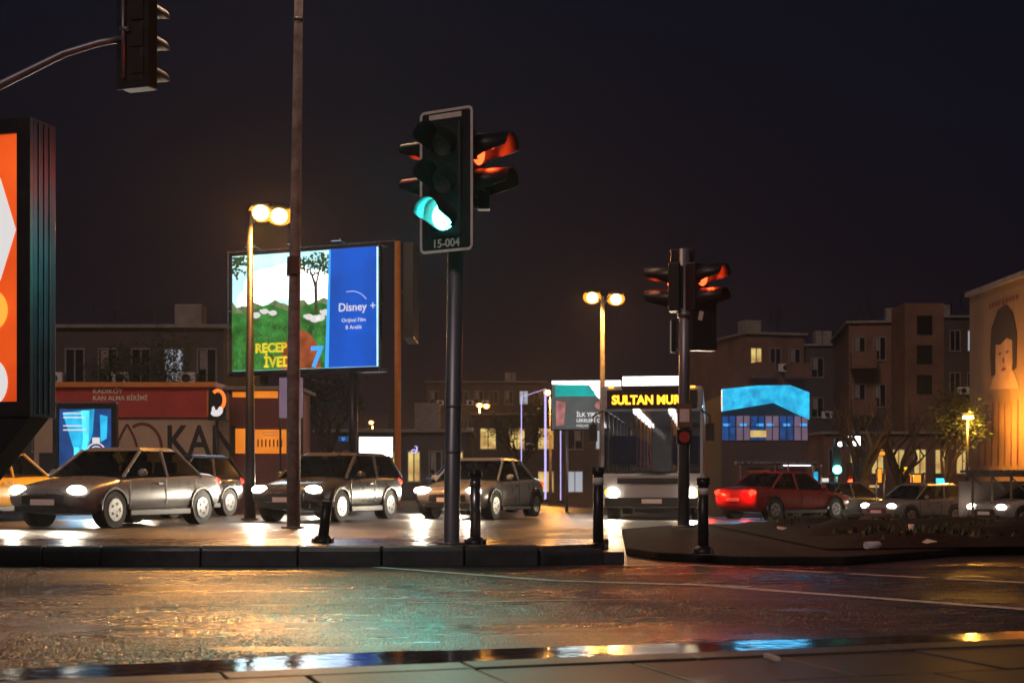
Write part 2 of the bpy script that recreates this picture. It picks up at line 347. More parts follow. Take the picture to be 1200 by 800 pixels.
for i in range(-6, 9):        # kerb stones then rows of slabs, real joints between them
    c = k0 + kd * (i * .9 + .3) - kn * .09
    pv.m('slab').box((c.x, c.y, .06 + rr.uniform(-.002, .002)), (.893, .18, .12), rz=ang)
for rw in range(9):
    for i in range(-10, 14):
        c = k0 + kd * (i * .62 + .3 * (rw % 2) + .1) - kn * (.184 + .3 + rw * .61)
        pv.m('slab').box((c.x, c.y, .056 + rr.uniform(-.003, .003)), (.606, .598, .12), rz=ang + rr.uniform(-.004, .004))
struct(pv.build('pavement', bevel=.006))
pb = mb('earth'); a = k0 - kd * 8 - kn * .02; b = k0 + kd * 11 - kn * .02; c = b - kn * 8; d = a - kn * 8
pb.extr([(d.x, d.y), (c.x, c.y), (b.x, b.y), (a.x, a.y)], -.05, .1); struct(pb.build('pavement_bed'))
# median with kerb stones
kb = mb('kerb'); rr = random.Random(9)
kx = [-9.2, -8.2, -7.3, -6.35, -5.4, -4.45, -3.90, -2.95, -2.03, -1.24, -.46, .24, .86]
ky = [13.47] * 7 + [13.47, 13.47, 13.48, 13.52, 13.62, 13.95]
for i in range(len(kx) - 1):
    a = Vector((kx[i], ky[i])); b = Vector((kx[i + 1], ky[i + 1])); d = (b - a); m_ = (a + b) / 2 + Vector((0, .1)); L_ = d.length
    h = .2 if i < len(kx) - 2 else .15
    # rounded nose section
    prof = [(-.1, 0), (-.1, h - .05), (-.085, h - .018), (-.05, h), (.1, h), (.1, 0)]
    A = Matrix.Translation((m_.x, m_.y, rr.uniform(-.006, .004))) @ Matrix.Rotation(math.atan2(d.y, d.x) + rr.uniform(-.004, .004), 4, 'Z')
    n = len(prof); hl = L_ / 2 - .008
    kb.raw([(-hl, p[0], p[1]) for p in prof] + [(hl, p[0], p[1]) for p in prof],
           [tuple(range(n)), tuple(range(2 * n - 1, n - 1, -1))] + [(i_, i_ + n, (i_ + 1) % n + n, (i_ + 1) % n) for i_ in range(n)], A)
kb.box((1.0, 14.75, .06), (.2, 1.6, .12)); 
for i in range(11): kb.box((-8.7 + i * .93, 15.6, .09), (.91, .18, .19))
struct(kb.build('median_kerb', bevel=.008))
md = mb('median'); md.extr([(-9.2, 13.69), (.3, 13.72), (.78, 14.1), (.9, 14.5), (.9, 15.4), (.6, 15.5), (-9.2, 15.5)], 0, .188); struct(md.build('median'))
jn = mb('earth'); jn.box((-4.75, 13.60, .08), (8.5, .06, .14)); struct(jn.build('kerb_joint_mortar'))
# second island and verge to the right
i2 = mb('earth'); pts = [(1.25, 15.6), (1.5, 14.6), (2.2, 13.75), (3.2, 13.7), (3.8, 14.3), (5, 15.6), (9, 16.6), (16, 18.5), (24, 20.5), (24, 24.5), (3, 24.5), (1.7, 22)]
i2.extr(pts, 0, .085); struct(i2.build('traffic_island', bevel=.02))
vg = mb('earth'); rr = random.Random(4); P = []
nx_, ny_ = 70, 10
for j in range(ny_ + 1):
    for i in range(nx_ + 1):
        x = 3.3 + 20 * i / nx_; y0 = 15.2 + (x - 4) * .26; y = y0 + (24 - y0) * j / ny_
        e = min(1, j / 2, (ny_ - j) / 2, i / 4)
        P.append((x, y, .10 + e * (.06 + .13 * abs(math.sin(x * 1.7) * math.cos(x * .63 + y)) + rr.uniform(-.02, .04))))
vg.raw(P, [(j * (nx_ + 1) + i, j * (nx_ + 1) + i + 1, (j + 1) * (nx_ + 1) + i + 1, (j + 1) * (nx_ + 1) + i) for j in range(ny_) for i in range(nx_)], smooth=True)
struct(vg.build('verge_ground'))
gc = mb('leaf'); rr = random.Random(12)
for k in range(9000):
    x = rr.uniform(4, 23); y0 = 15.6 + (x - 4) * .26; y = rr.uniform(y0, 23.8)
    cl = math.sin(x * 1.7) * math.sin(y * 1.1 + x * .5)
    if cl < rr.uniform(-.5, .6): continue
    h = rr.uniform(.03, .11); z = .14 + .1 * abs(cl); a = rr.uniform(0, 6.28); q = rr.uniform(.01, .03); dx, dy = math.cos(a), math.sin(a)
    gc.raw([(x - dx * q, y - dy * q, z), (x + dx * q, y + dy * q, z), (x + dy * h * .6, y - dx * h * .6, z + h)], [(0, 1, 2)])
o = gc.build('ground_cover'); o['kind'] = 'stuff'; o['label'] = 'low dark ground cover on the verge'

# ------------------------------------------------------------ TRAFFIC LIGHTS
def head(parent, loc, th, lenses, lit=(), r=.15, sp=.36, hood=.34, backboard=None, hot=False, housing=True):
    n = len(lenses); H = sp * n + .02; wd = r * 2 + .07
    hs = mb('black'); hs.box((0, .09, 0), (wd, .18, H)); hs.box((0, .2, 0), (wd * .7, .05, H * .9))
    ho = hs.build('signal_head', parent, loc, th, bevel=.02)
    if backboard:
        bw, bh, oz = backboard
        b = mb('black'); b.box((0, .05, oz), (bw, .012, bh)); bo = b.build('backboard', ho, bevel=.004)
        rm = mb('rim'); t = .026
        cr = .05; out = []; inn = []
        for cx, cz, a0 in ((bw / 2 - cr, bh / 2 - cr, 0), (-bw / 2 + cr, bh / 2 - cr, 90), (-bw / 2 + cr, -bh / 2 + cr, 180), (bw / 2 - cr, -bh / 2 + cr, 270)):
            for k in range(6):
                a = R(a0 + 18 * k); out.append((cx + (cr + .005) * math.cos(a), oz + cz + (cr + .005) * math.sin(a))); inn.append((cx + (cr - t + .005) * math.cos(a), oz + cz + (cr - t + .005) * math.sin(a)))
        for k in range(len(out)):
            q = (k + 1) % len(out); rm.poly([out[k], out[q], inn[q], inn[k]], .036, .007)
        rm.build('reflective_border', ho)
        tx = mb('white'); tx.text('15-004', .112, .0, oz - bh / 2 + .045, .036, 'CENTER', bold=.002)
        tx.build('number_marking', ho)
        tp = mb('rim'); tp.box((-.01, .038, oz + bh / 2 - .062), (bw * .62, .006, .05)); tp.build('maker_plate', ho)
    for i, kind in enumerate(lenses):
        z = H / 2 - .01 - sp * (i + .5)
        le = mb(kind)
        le.raw(*dome(r * .93, -.0, z, .035))
        le.build('lens', ho)
        vis = mb('black'); K = 22; ins = []; outv = []
        vv = []; ff = []
        for k in range(K + 1):
            a = R(-48 + 276 * k / K); cs, sn = math.cos(a), math.sin(a)
            up = (sn + .75) / 1.75
            q_ = min(1, max(0, (sn + .62) / .75)); L_ = .05 + (hood - .05) * q_ * q_ * (3 - 2 * q_)
            for rad in (r, r - .008):
                vv.append((rad * cs, 0.0, z + rad * sn)); vv.append((rad * cs, -L_, z + rad * sn - L_ * .04))
        for k in range(K):
            a = 4 * k; b = 4 * (k + 1)
            ff += [(a, b, b + 1, a + 1), (a + 3, b + 3, b + 2, a + 2), (a + 1, b + 1, b + 3, a + 3)]
        vis.raw(vv, ff, smooth=True); vis.build('visor', ho)
        if i in lit:
            cc = {'e_green': (.05, 1, .82), 'e_red': (1, .045, .006), 'e_redhot': (1, .045, .006)}[kind]
            light('signal_glow', 'SPOT', (0, -.16, z), 190 if kind == 'e_green' else 135, cc, ho, .06, (R(-78), 0, 0), 165, .5)
    return ho
def dome(r, y, z, dep, n=20, h=4):
    vs = []; fs = []
    for i in range(h):
        q = i / h; rr_ = r * math.cos(q * math.pi / 2); yy = y - dep * math.sin(q * math.pi / 2)
        for k in range(n): vs.append((rr_ * math.cos(2 * math.pi * k / n), yy, z + rr_ * math.sin(2 * math.pi * k / n)))
    vs.append((0, y - dep, z))
    for i in range(h - 1):
        for k in range(n): fs.append((i * n + k, i * n + (k + 1) % n, (i + 1) * n + (k + 1) % n, (i + 1) * n + k))
    for k in range(n): fs.append(((h - 1) * n + k, (h - 1) * n + (k + 1) % n, len(vs) - 1))
    return vs, fs, None, True

D = 14.1
tl = thing('traffic_light', 'nearest traffic light showing green, white-edged backboard numbered 15-004, on the median', 'traffic light', (PX(529, D), D, .188))
p = mb('pole'); p.tube([(0, 0, 0), (.0, 0, .012), (.06, 0, 4.1)], [.082, .08, .078], 20)
p.tube([(0, 0, 0), (0, 0, .02)], .14, 16); p.tube([(.012, 0, .9), (.012, 0, .93)], .084, 20); p.tube([(.02, 0, 1.35), (.02, 0, 1.38)], .084, 20)
p.build('pole', tl)
st = mb('rim'); st.tube([(.013, 0, 1.0), (.0155, 0, 1.22)], .0835, 20); 
for p0, p1 in (((-.02, -.02, 3.0), (-.1, -.16, 3.05)), ((.06, 0, 3.95), (-.1, -.18, 3.98)), ((.06, 0, 3.9), (.3, 0, 3.95)), ((.05, 0, 3.35), (.3, 0, 3.35)), ((.06, 0, 3.99), (-.3, .1, 3.99))):
    mb('blackm').tube([p0, p1], .027, 8).build('bracket', tl)
zc = PZ(217, D) - .188
head(tl, (PX(522, D) - PX(529, D), -.30, zc), R(-30), ['lensoff', 'lensoff', 'e_green'], (2,), r=.15, sp=.36, hood=.33, backboard=(.60, 1.38, -.01))
head(tl, (PX(560, D) - PX(529, D), -.02, PZ(197, D) - .188), R(66), ['e_redhot', 'lensoff'], (0,), r=.16, sp=.35, hood=.38)
head(tl, (PX(503, D) - PX(529, D), .22, PZ(194, D) - .188), R(-112), ['e_red', 'lensoff'], (0,), r=.12, sp=.36, hood=.30)
sm = mb('black'); sm.box((PX(567, D) - PX(529, D), -.02, PZ(236, D) - .188), (.12, .12, .18)); sm.build('push_button_box', tl, bevel=.01)

D2 = 22
tl2 = thing('traffic_light', 'farther traffic light showing red, seen from behind, with small sign plates on its pole', 'traffic light', (PX(801, D2), D2, .11))
p = mb('pole'); p.tube([(0, 0, 0), (.02, 0, PZ(300, D2))], [.09, .085], 18); p.tube([(0, 0, 0), (0, 0, .03)], .17, 14)
p.tube([(.02, 0, PZ(380, D2)), (.02, 0, PZ(374, D2))], .12, 16); p.build('pole', tl2)
z0 = .11
head(tl2, (.28, -.04, PZ(337, D2) - z0), R(52), ['e_redhot', 'lensoff'], (0,), r=.17, sp=.36, hood=.42)
head(tl2, (-.22, .05, PZ(337, D2) - z0), R(-100), ['e_red', 'lensoff'], (0,), r=.16, sp=.36, hood=.38)
head(tl2, (.02, .28, PZ(325, D2) - z0), R(172), ['lensoff', 'lensoff', 'lensoff'], (), r=.15, sp=.3, hood=.3)
b = mb('black'); b.box((0, 0, 0), (.42, .22, .82)); o = b.build('pedestrian_signal_box', tl2, (.28, 0, PZ(380, D2) - z0), R(15), bevel=.02)
s_ = mb('rim'); s_.box((-.06, -.113, .12), (.07, .006, .14), ry=R(12)); s_.build('sticker', o)
b = mb('black'); b.box((-.16, .0, PZ(394, D2) - z0), (.08, .2, .5)); b.build('side_signal_box', tl2, bevel=.015)
sg = mb('wall2'); sg.box((0, -.11, PZ(487, D2) - z0), (.22, .02, .36)); sg.m('rim').box((0, -.122, PZ(487, D2) - z0), (.15, .004, .20)); sg.build('sign_plate', tl2)
sg = mb('blackm'); sg.box((0, -.11, PZ(512, D2) - z0), (.24, .02, .22)); sg.m('redp').ell(0, PZ(512, D2) - z0, .085, .085, -.124); sg.build('sign_plate', tl2)

D3 = 16
tl3 = thing('mast_arm_signal', 'overhead traffic signal seen from behind, hanging from a curved arm at top left', 'traffic light', (-8.9, D3, 0))
p = mb('pole'); p.tube([(0, 0, 0), (0, 0, 4.2)], [.14, .11], 18); p.tube([(0, 0, 0), (0, 0, .03)], .24, 16); p.build('pole', tl3)
p = mb('pole'); A0 = (PX(0, D3) + 8.9, PZ(100, D3)); A1 = (PX(75, D3) + 8.9, PZ(63, D3)); A2 = (PX(160, D3) + 8.9, PZ(43, D3))
p.tube([(0, 0, 3.9), (.9, 0, 4.15), (2.0, 0, 4.7), (A0[0], 0, A0[1]), (A1[0], 0, A1[1]), ((A1[0] + A2[0]) / 2, 0, PZ(50, D3)), (A2[0], 0, A2[1])], [.085, .075, .06, .05, .043, .04, .038], 14)
p.build('arm', tl3)
ho = head(tl3, (PX(165, D3) + 8.9, .14, PZ(47, D3)), R(160), ['e_red', 'lensoff', 'lensoff'], (0,), r=.15, sp=.36, hood=.3)
b = mb('blackm'); b.box((0, .21, 0), (.42, .02, 1.12)); b.m('pole').tube([(.1, .25, -.45), (.1, .25, .55)], .022, 8); b.tube([(.02, .25, .1), (.14, .25, .1)], .03, 8)
for q in (.3, 0, -.3): b.m('black').box((-.07, .23, q), (.16, .03, .2))
b.build('rear_bracket', ho)

# ------------------------------------------------------------ BOLLARDS
def bollard(px, d, z, h, label, lean=0, style=0):
    t = thing('bollard', label, 'bollard', (PX(px, d), d, z), group='bollards along the kerb')
    r_ = .054
    b = mb('chrome' if style == 1 else 'blackm'); b.tube([(0, 0, 0), (lean, 0, h)], [r_, r_ * (.95)], 20); b.build('post', t)
    if style != 2:
        c = mb('blackm'); c.tube([(lean, 0, h), (lean, 0, h + .012), (lean, 0, h + .05), (lean, 0, h + .07)], [r_ * 1.02, r_ * 1.22, r_ * 1.28, r_ * .9], 20)
        for k in range(8):
            a = k * math.pi / 4; c.box((lean + math.cos(a) * r_, math.sin(a) * r_, h + .065), (.022, .022, .02), rz=a)
        c.build('cap', t)
        q = mb('white' if style == 0 else 'chrome'); q.tube([(lean * .9, 0, h * .86), (lean, 0, h * .96)], r_ * 1.03, 20); q.build('reflective_band', t)
    f = mb('blackm'); f.tube([(0, 0, -.004), (0, 0, .02), (0, 0, .07)], [.11, .105, .068], 18)
    for k in range(4):
        a = k * math.pi / 2 + .6; f.m('chrome').tube([(math.cos(a) * .12, math.sin(a) * .12, 0), (math.cos(a) * .12, math.sin(a) * .12, .045)], .012, 6)
    f.build('base_flange', t)
    return t
bollard(378, 14.5, .19, .42, 'short capless black bollard stub leaning slightly on the left part of the median', .05, 2)
bollard(557, 14.15, .19, .66, 'dark steel bollard just right of the nearest traffic light', 0, 1)
bollard(701, 14.5, .12, .76, 'black bollard with pale band at the rounded end of the median kerb', 0, 0)
bollard(824, 13.95, .11, .66, 'black bollard on the second island beside the farther traffic light pole', 0, 0)

# ------------------------------------------------------------ BIG LIGHTBOX, LEFT EDGE
DL = 12.0
lb = thing('lightbox_billboard', 'large navy lightbox with glowing orange poster cut by the left edge', 'billboard', (PX(37, DL), DL, .19), R(-15))
zt = PZ(137, DL) - .19; zb = PZ(488, DL) - .19; Wb = 2.6; Hb = zt - zb; zc = (zt + zb) / 2
b = mb('navy'); b.box((-Wb / 2, .19, zc), (Wb, .34, Hb))
for q in (.08, .16, .24): b.m('blackm').box((.002, .02 + q, zc), (.012, .02, Hb * .98))
b.build('cabinet', lb, bevel=.01)
b = mb('blackm'); t = .13
b.box((-t / 2, 0, zc), (t, .05, Hb)); b.box((-Wb + t / 2, 0, zc), (t, .05, Hb)); b.box((-Wb / 2, 0, zt - t / 2), (Wb - 2 * t, .05, t)); b.box((-Wb / 2, 0, zb + t / 2), (Wb - 2 * t, .05, t))
b.build('frame', lb, bevel=.006)
b = mb('e_orange'); b.box((-Wb / 2, .01, zc), (Wb - 2 * t - .004, .012, Hb - 2 * t - .004))
cx = -t - .52; q = PZ(268, DL) - .19
b.m('e_paper').poly([(-t - .02, q), (-t - .17, q + .44), (cx, q + .7), (cx - .5, q + .35), (cx - .5, q - .4), (cx, q - .7), (-t - .17, q - .42)], -.004)
b.m('e_yel').ell(-t - .25, PZ(362, DL) - .19, .15, .17, -.004); b.m('e_paper').ell(-t - .26, PZ(447, DL) - .19, .16, .2, -.004)
b.build('poster', lb)
b = mb('blackm'); z1 = zb; b.raw([(-Wb, 0, 0), (-.95, 0, 0), (-.6, 0, z1 * .45), (-.02, 0, z1), (-Wb, 0, z1), (-Wb, .3, 0), (-.95, .3, 0), (-.6, .3, z1 * .45), (-.02, .3, z1), (-Wb, .3, z1)],
      [(0, 1, 2, 3, 4), (9, 8, 7, 6, 5), (0, 5, 6, 1), (1, 6, 7, 2), (2, 7, 8, 3), (3, 8, 9, 4), (4, 9, 5, 0)])
b.build('stand', lb, bevel=.01)
light('poster_glow', 'AREA', (-1.3, -.35, zc), 14, (1, .25, .08), lb, 1.8, (R(-90), 0, 0)).data.cycles.is_portal = False

# ------------------------------------------------------------ STREET LAMPS
SOD = (1, .40, .07)
def street_lamp(px, d, hh, label, offs=((-.0, 0), (.38, .03)), polepx=None, pw=900, pm='rustpole'):
    x = PX(polepx if polepx else px, d); gz = ground(x, d)
    t = thing('street_lamp', label, 'street lamp', (x, d, gz), group='sodium street lamps along the road')
    H = hh - gz
    b = mb(pm); b.tube([(0, 0, 0), (0, 0, 1), (0, 0, H + .05)], [.13, .11, .055], 12); b.tube([(0, 0, 0), (0, 0, .03)], .2, 12); b.build('pole', t)
    for dx, dz in offs:
        dx = PX(px, d) - x + dx
        a = mb('rustpole'); a.tube([(0, 0, H - .25), (dx * .5, 0, H + .05), (dx, 0, H + .12 + dz)], .03, 8); a.build('arm', t)
        hd = mb('blackm'); hd.ball((dx, .0, H + .2 + dz), .19, 14, 8, (1.35, .75, .35)); ho = hd.build('lamp_head', t)
        q = mb('e_sod'); q.ball((dx, -.06, H + dz), .17, 18, 12, (1.05, .9, 1.0)); q.build('bulb_glass', ho); q = mb('e_sodhalo'); q.ball((dx, .06, H + dz + .03), .25, 18, 12, (1.15, .5, .85)); q.build('halo_bowl', ho)  # glowing bowl added behind each bulb to paint an orange halo
        light('lamp_light', 'SPOT', (dx, -.1, H - .22 + dz), pw, SOD, t, .14, (R(-28), 0, 0), 160, .4)
    return t
street_lamp(306, 30.7, PZ(250, 30.7), 'brightest street lamp, with twin sodium heads left of the tall pole', ((0, 0), (.40, -.07)), polepx=293, pw=1100, pm='blackm')
street_lamp(694, 45, PZ(349, 45), 'twin-headed street lamp with yellow pole above the waiting bus', ((0, 0), (.75, -.05)), polepx=706, pw=520)
street_lamp(642, 90, PZ(460, 90), 'street lamp glowing beside the violet tube frames', ((0, 0), (.7, 0)), polepx=645, pw=1300)
street_lamp(562, 105, PZ(475, 105), 'small far street lamp just right of the nearest signal pole', ((0, 0), (.5, -.05)), pw=900)
street_lamp(501, 117, PZ(484, 117), 'far twin street lamp just left of the nearest signal pole', ((0, 0), (.6, 0)), polepx=505, pw=900)
street_lamp(435, 136, PZ(495, 136), 'small far street lamp above the white shop sign', ((0, 0),), polepx=437, pw=900)
# tall pole: its luminaires stand above the picture
DT = 25.0
tp = thing('lighting_column', 'tall weathered lighting column rising out of the top of the picture', 'street lamp', (PX(344, DT), DT, 0))
b = mb('rustpole'); b.tube([(0, 0, 0), (.0, 0, 2.6), (.02, 0, 4.4), (.09, 0, 9.2), (.13, 0, 12.0)], [.12, .115, .10, .075, .06], 14); b.tube([(0, 0, 0), (0, 0, .03)], .22, 12); b.build('pole', tp)
b = mb('blackm'); b.tube([(.0, 0, 4.42), (.01, 0, 4.75)], .125, 12); b.tube([(.09, 0, 8.9), (.09, 0, 8.95)], .09, 10); b.box((.05, -.12, 4.6), (.16, .1, .3)); b.build('cable_clamp', tp)
for sgn in (-1, 1):
    b = mb('rustpole'); b.tube([(.13, 0, 11.9), (.13 + .9 * sgn, -.2, 12.2)], .04, 8); a = b.build('arm', tp)
    b = mb('blackm'); b.ball((.13 + 1.2 * sgn, -.25, 12.25), .22, 14, 8, (1.8, .8, .4)); b.m('e_sod').ball((.13 + 1.2 * sgn, -.25, 12.19), .14, 12, 6, (1.6, .8, .5)); b.build('lamp_head', a)
    light('lamp_light', 'POINT', (.13 + 1.2 * sgn, -.3, 12.0), 520, (1, .62, .38), tp, .12)

# ------------------------------------------------------------ BILLBOARDS
DB = 50.0
bb = thing('billboard', 'big lit billboard with meadow, sheep and blue panel behind the tall pole', 'billboard', (PX(356, DB), DB, 0), R(-22))
Wd = 5.85; zt = PZ(295, DB); zb = PZ(432, DB); zc = (zt + zb) / 2; Hh = zt - zb; hw = Wd / 2
b = MB().m('e_sky').box((0, 0, zc), (Wd, .05, Hh)).build
po = mb('e_sky'); po.box((0, 0, zc), (Wd, .05, Hh)); y = -.03
bx = hw - 1.9      # start of the blue panel
po.m('e_cloud').ell(-1.45, zc + .95, 1.0, .6, y); po.ell(-.6, zc + 1.05, 1.1, .62, y - .005); po.ell(.45, zc + .75, .75, .65, y - .01); po.ell(-2.1, zc + .4, .6, .5, y - .015)
hill = [(-hw, zb), (bx, zb), (bx, zc + .1)] + [(bx - (bx + hw) * k / 14, zc + .12 + .14 * math.sin(k * .9)) for k in range(1, 14)] + [(-hw, zc + .05)]
po.m('e_grass').poly(hill, y - .02)
po.m('e_brown').poly([(-.9, zb), (-.82, zb + .75), (-.52, zb + 1.2), (-.1, zb + 1.42), (.3, zb + 1.2), (.62, zb + .75), (.72, zb)], y - .03)     # plain rounded mass where the film art stood
for (tx, tz, rw) in ((.35, .95, 6), (.62, .62, 5)):
    po.m('e_barkp')
for k in range(230):
    rr = random.Random(k * 7); a_ = rr.uniform(0, 6.28); q = rr.random() ** .6; po.m('e_leafp').ell(.55 + .72 * q * math.cos(a_), zt - .48 + .40 * q * math.sin(a_), rr.uniform(.02, .07), rr.uniform(.02, .05), y - .05 - k * .0001, 6)
for k in range(90):
    rr = random.Random(k * 3 + 1); po.m('e_leafp').ell(-hw + .05 + abs(rr.gauss(0, .3)), zt - .06 - abs(rr.gauss(0, .35)), rr.uniform(.03, .09), rr.uniform(.02, .06), y - .05 - k * .0001, 6)
far = [(-hw, zc - .1), (bx, zc - .1)] + [(bx - (bx + hw) * k / 20, zc + .3 + .10 * math.sin(k * 1.3) + .06 * math.sin(k * 2.9)) for k in range(0, 21)]
po.m('e_farhill').poly(far, y - .016)
for k in range(420):
    rr = random.Random(k * 11 + 5); gx = rr.uniform(-hw + .05, bx - .15); gz_ = rr.uniform(zb + .03, zc - .1); h_ = .05 + .12 * (zc - gz_) / 2
    po.m('e_grass2' if k % 2 else 'e_leafp').poly([(gx - .012, gz_), (gx + .012, gz_), (gx + rr.uniform(-.05, .05), gz_ + h_)], y - .024, .002)
po.m('e_barkp').poly([(.48, zc - .1), (.6, zc - .1), (.58, zc + .9), (.75, zt - .5), (.68, zt - .5), (.52, zc + .95), (.3, zt - .6), (.25, zt - .6), (.46, zc + .8)], y - .045)
for (sx_, sz_, q) in ((.25, -.25, .13), (.5, -.33, .16), (.7, -.3, .15), (.92, -.12, .14), (-1.9, -.1, .14), (-1.55, .02, .12), (-1.2, -.05, .12)):
    po.m('e_paper').ell(sx_, zc + sz_, q * 1.3, q * .8, y - .055, 12); po.ell(sx_ - q * 1.3, zc + sz_ + .03, q * .4, q * .45, y - .058, 8)
    for l_ in (-.8, .8): po.m('e_barkp').poly([(sx_ + l_ * q - .012, zc + sz_ - q * 1.3), (sx_ + l_ * q + .012, zc + sz_ - q * 1.3), (sx_ + l_ * q + .012, zc + sz_ - q * .6), (sx_ + l_ * q - .012, zc + sz_ - q * .6)], y - .054)
po.m('e_gold').text('RECEP', .46, -1.28, zb + .62, y - .07, 'CENTER', sx=1.0, bold=.018); po.text('İVED', .50, -1.0, zb + .10, y - .07, 'CENTER', bold=.018)
po.m('e_blue2').text('7', 1.0, .32, zb + .06, y - .066, 'LEFT', bold=.03)
po.m('e_blue').poly([(bx - .12, zb), (hw, zb), (hw, zt), (bx + .05, zt)], y - .08)
po.m('e_blue2').poly([(bx - .12, zb), (bx + .03, zb), (bx + .12, zt), (bx + .05, zt)], y - .086)
cxp = bx + 1.02
po.m('e_paper').text('Disney', .40, cxp - .05, zc - .12, y - .09, 'CENTER', bold=.004); po.text('+', .42, cxp + .62, zc - .12, y - .09); po.ring(cxp - .1, zc - .15, .72, .72, .02, y - .09, 18, 35, 105)
po.text('Orijinal Film', .19, cxp, zc - .5, y - .09, 'CENTER'); po.text('8 Aralık', .2, cxp, zc - .75, y - .09, 'CENTER')
po.build('poster', bb)
fr = mb('rustpole'); 
for q in (-hw - .12, hw + .12): fr.box((q, .3, zc + .1), (.05, .9, .05)); fr.box((q, -.12, zc + .02), (.035, .035, Hh + .32)); fr.box((q + math.copysign(.18, q), .7, zc + .02), (.035, .035, Hh + .5))
fr.box((0, -.12, zt + .14), (Wd + .27, .035, .035)); fr.box((0, .7, zt + .3), (Wd + .6, .035, .035)); fr.m('blackm').box((0, .3, zt + .1), (Wd + .2, .6, .05)); fr.box((0, .15, zc), (Wd + .1, .2, Hh + .1)); fr.box((0, .2, zb - .12), (Wd + .3, .5, .12))
fr.build('frame', bb)
for q in (-1.8, 1.8):
    f_ = mb('blackm'); f_.tube([(q, .3, 0), (q, .3, zb)], .16, 12); f_.build('leg', bb)
for q in (-1.6, .1, 1.8):
    f_ = mb('blackm'); f_.tube([(q, 0, zt + .12), (q, -.9, zt + .2)], .025, 6); f_.box((q, -.95, zt + .17), (.34, .14, .1)); f_.build('floodlight', bb)
light('poster_glow', 'AREA', (0, -.8, zc), 160, (.65, .85, 1), bb, 4.5, (R(90), 0, R(180)))

# dark unlit hoarding right of it, on a pole coloured orange to look lamplit
dh = thing('hoarding', 'dark unlit hoarding seen edge-on beside the blue end of the big billboard', 'billboard', (PX(466, 48), 48, 0), R(0))
b = mb('orangep'); b.tube([(0, 0, 0), (0, 0, PZ(283, 48))], [.12, .1], 12); b.build('pole', dh)
b = mb('blackm'); b.box((.36, 1.3, (PZ(283, 48) + PZ(395, 48)) / 2), (.36, 2.4, PZ(283, 48) - PZ(395, 48))); b.box((.17, .3, PZ(340, 48)), (.3, .08, .08)); b.build('panel', dh, bevel=.02)

# detergent-style board
D4 = 50
b4 = thing('billboard', 'lit billboard with teal top and three lines of white lettering left of the bus', 'billboard', (PX(694, D4), D4, ground(3, D4)), R(-6))
hw = 1.42; zt = PZ(452, D4) + .45; zb = PZ(507, D4) + .45 - .05; zc = (zt + zb) / 2; y = -.03
po = mb('e_grey'); po.box((0, 0, zc), (hw * 2, .05, zt - zb))
po.m('e_cloud').poly([(-hw, zt - .12), (-hw, zt), (hw, zt), (hw, zb + .7), (.75, zb + .75), (.2, zb + 1.1), (-.1, zt - .16)], y)
po.m('e_teal').poly([(-hw + .12, zt - .55), (-hw + .12, zt - .14), (-.25, zt - .14), (.05, zt - .35), (.15, zt - .55)], y - .006)
po.m('e_pinkp').poly([(-hw + .15, zb + .1), (-hw + .42, zb + .15), (-hw + .5, zb + .95), (-hw + .15, zb + 1.0)], y - .01)
po.m('e_yel').ell(.45, zc + .25, .17, .12, y - .012); po.ell(.72, zc + .1, .16, .14, y - .016); po.m('e_teal').ell(1.0, zc + .12, .16, .11, y - .02); po.m('e_pinkp').ell(.35, zc - .02, .26, .16, y - .008); po.m('e_navy').poly([(.9, zb), (hw, zb), (hw, zc), (1.1, zc - .1)], y - .005)
po.m('e_paper').text('İLK YIKAMADA', .20, -.55, zb + .44, y - .03, bold=.006); po.text('LEKELERİ ÇIKARIR', .16, -.55, zb + .25, y - .03, bold=.004); po.text('PARLAKLIK', .12, -.55, zb + .08, y - .03)
po.build('poster', b4)
fr = mb('blackm'); fr.box((0, .06, zc), (hw * 2 + .1, .06, zt - zb + .1)); fr.build('frame', b4)
for q in (-.9, .9): f_ = mb('pole'); f_.tube([(q, .1, 0), (q, .1, zb)], .06, 10); f_.build('leg', b4)
light('poster_glow', 'AREA', (0, -.5, zc), 40, (.8, .95, 1), b4, 2.2, (R(90), 0, R(180)))

# violet tube frames
vf = thing('light_frame', 'slim gate of glowing violet tubes standing left of the lettered billboard', 'light frame', (0, 0, 0))
for x0, x1, d, yt in ((611, 638.5, 62, 459), (638.5, 655, 58, 456)):
    t_ = mb('e_violet'); zt = PZ(yt, d); zl = PZ(yt + 6, d); t_.tube([(PX(x0, d), d, .1), (PX(x0, d), d, zl), (PX(x1, d), d - 2, zt), (PX(x1, d), d - 2, .1)], .022, 6); t_.build('tube_arch', vf)
vb = mb('blackm'); vb.box((PX(611, 62), 62, .05), (.3, .3, .1)); vb.box((PX(638.5, 62), 60, .05), (.3, .3, .1)); vb.box((PX(655, 58), 56, .05), (.3, .3, .1)); vb.build('foot_block', vf)

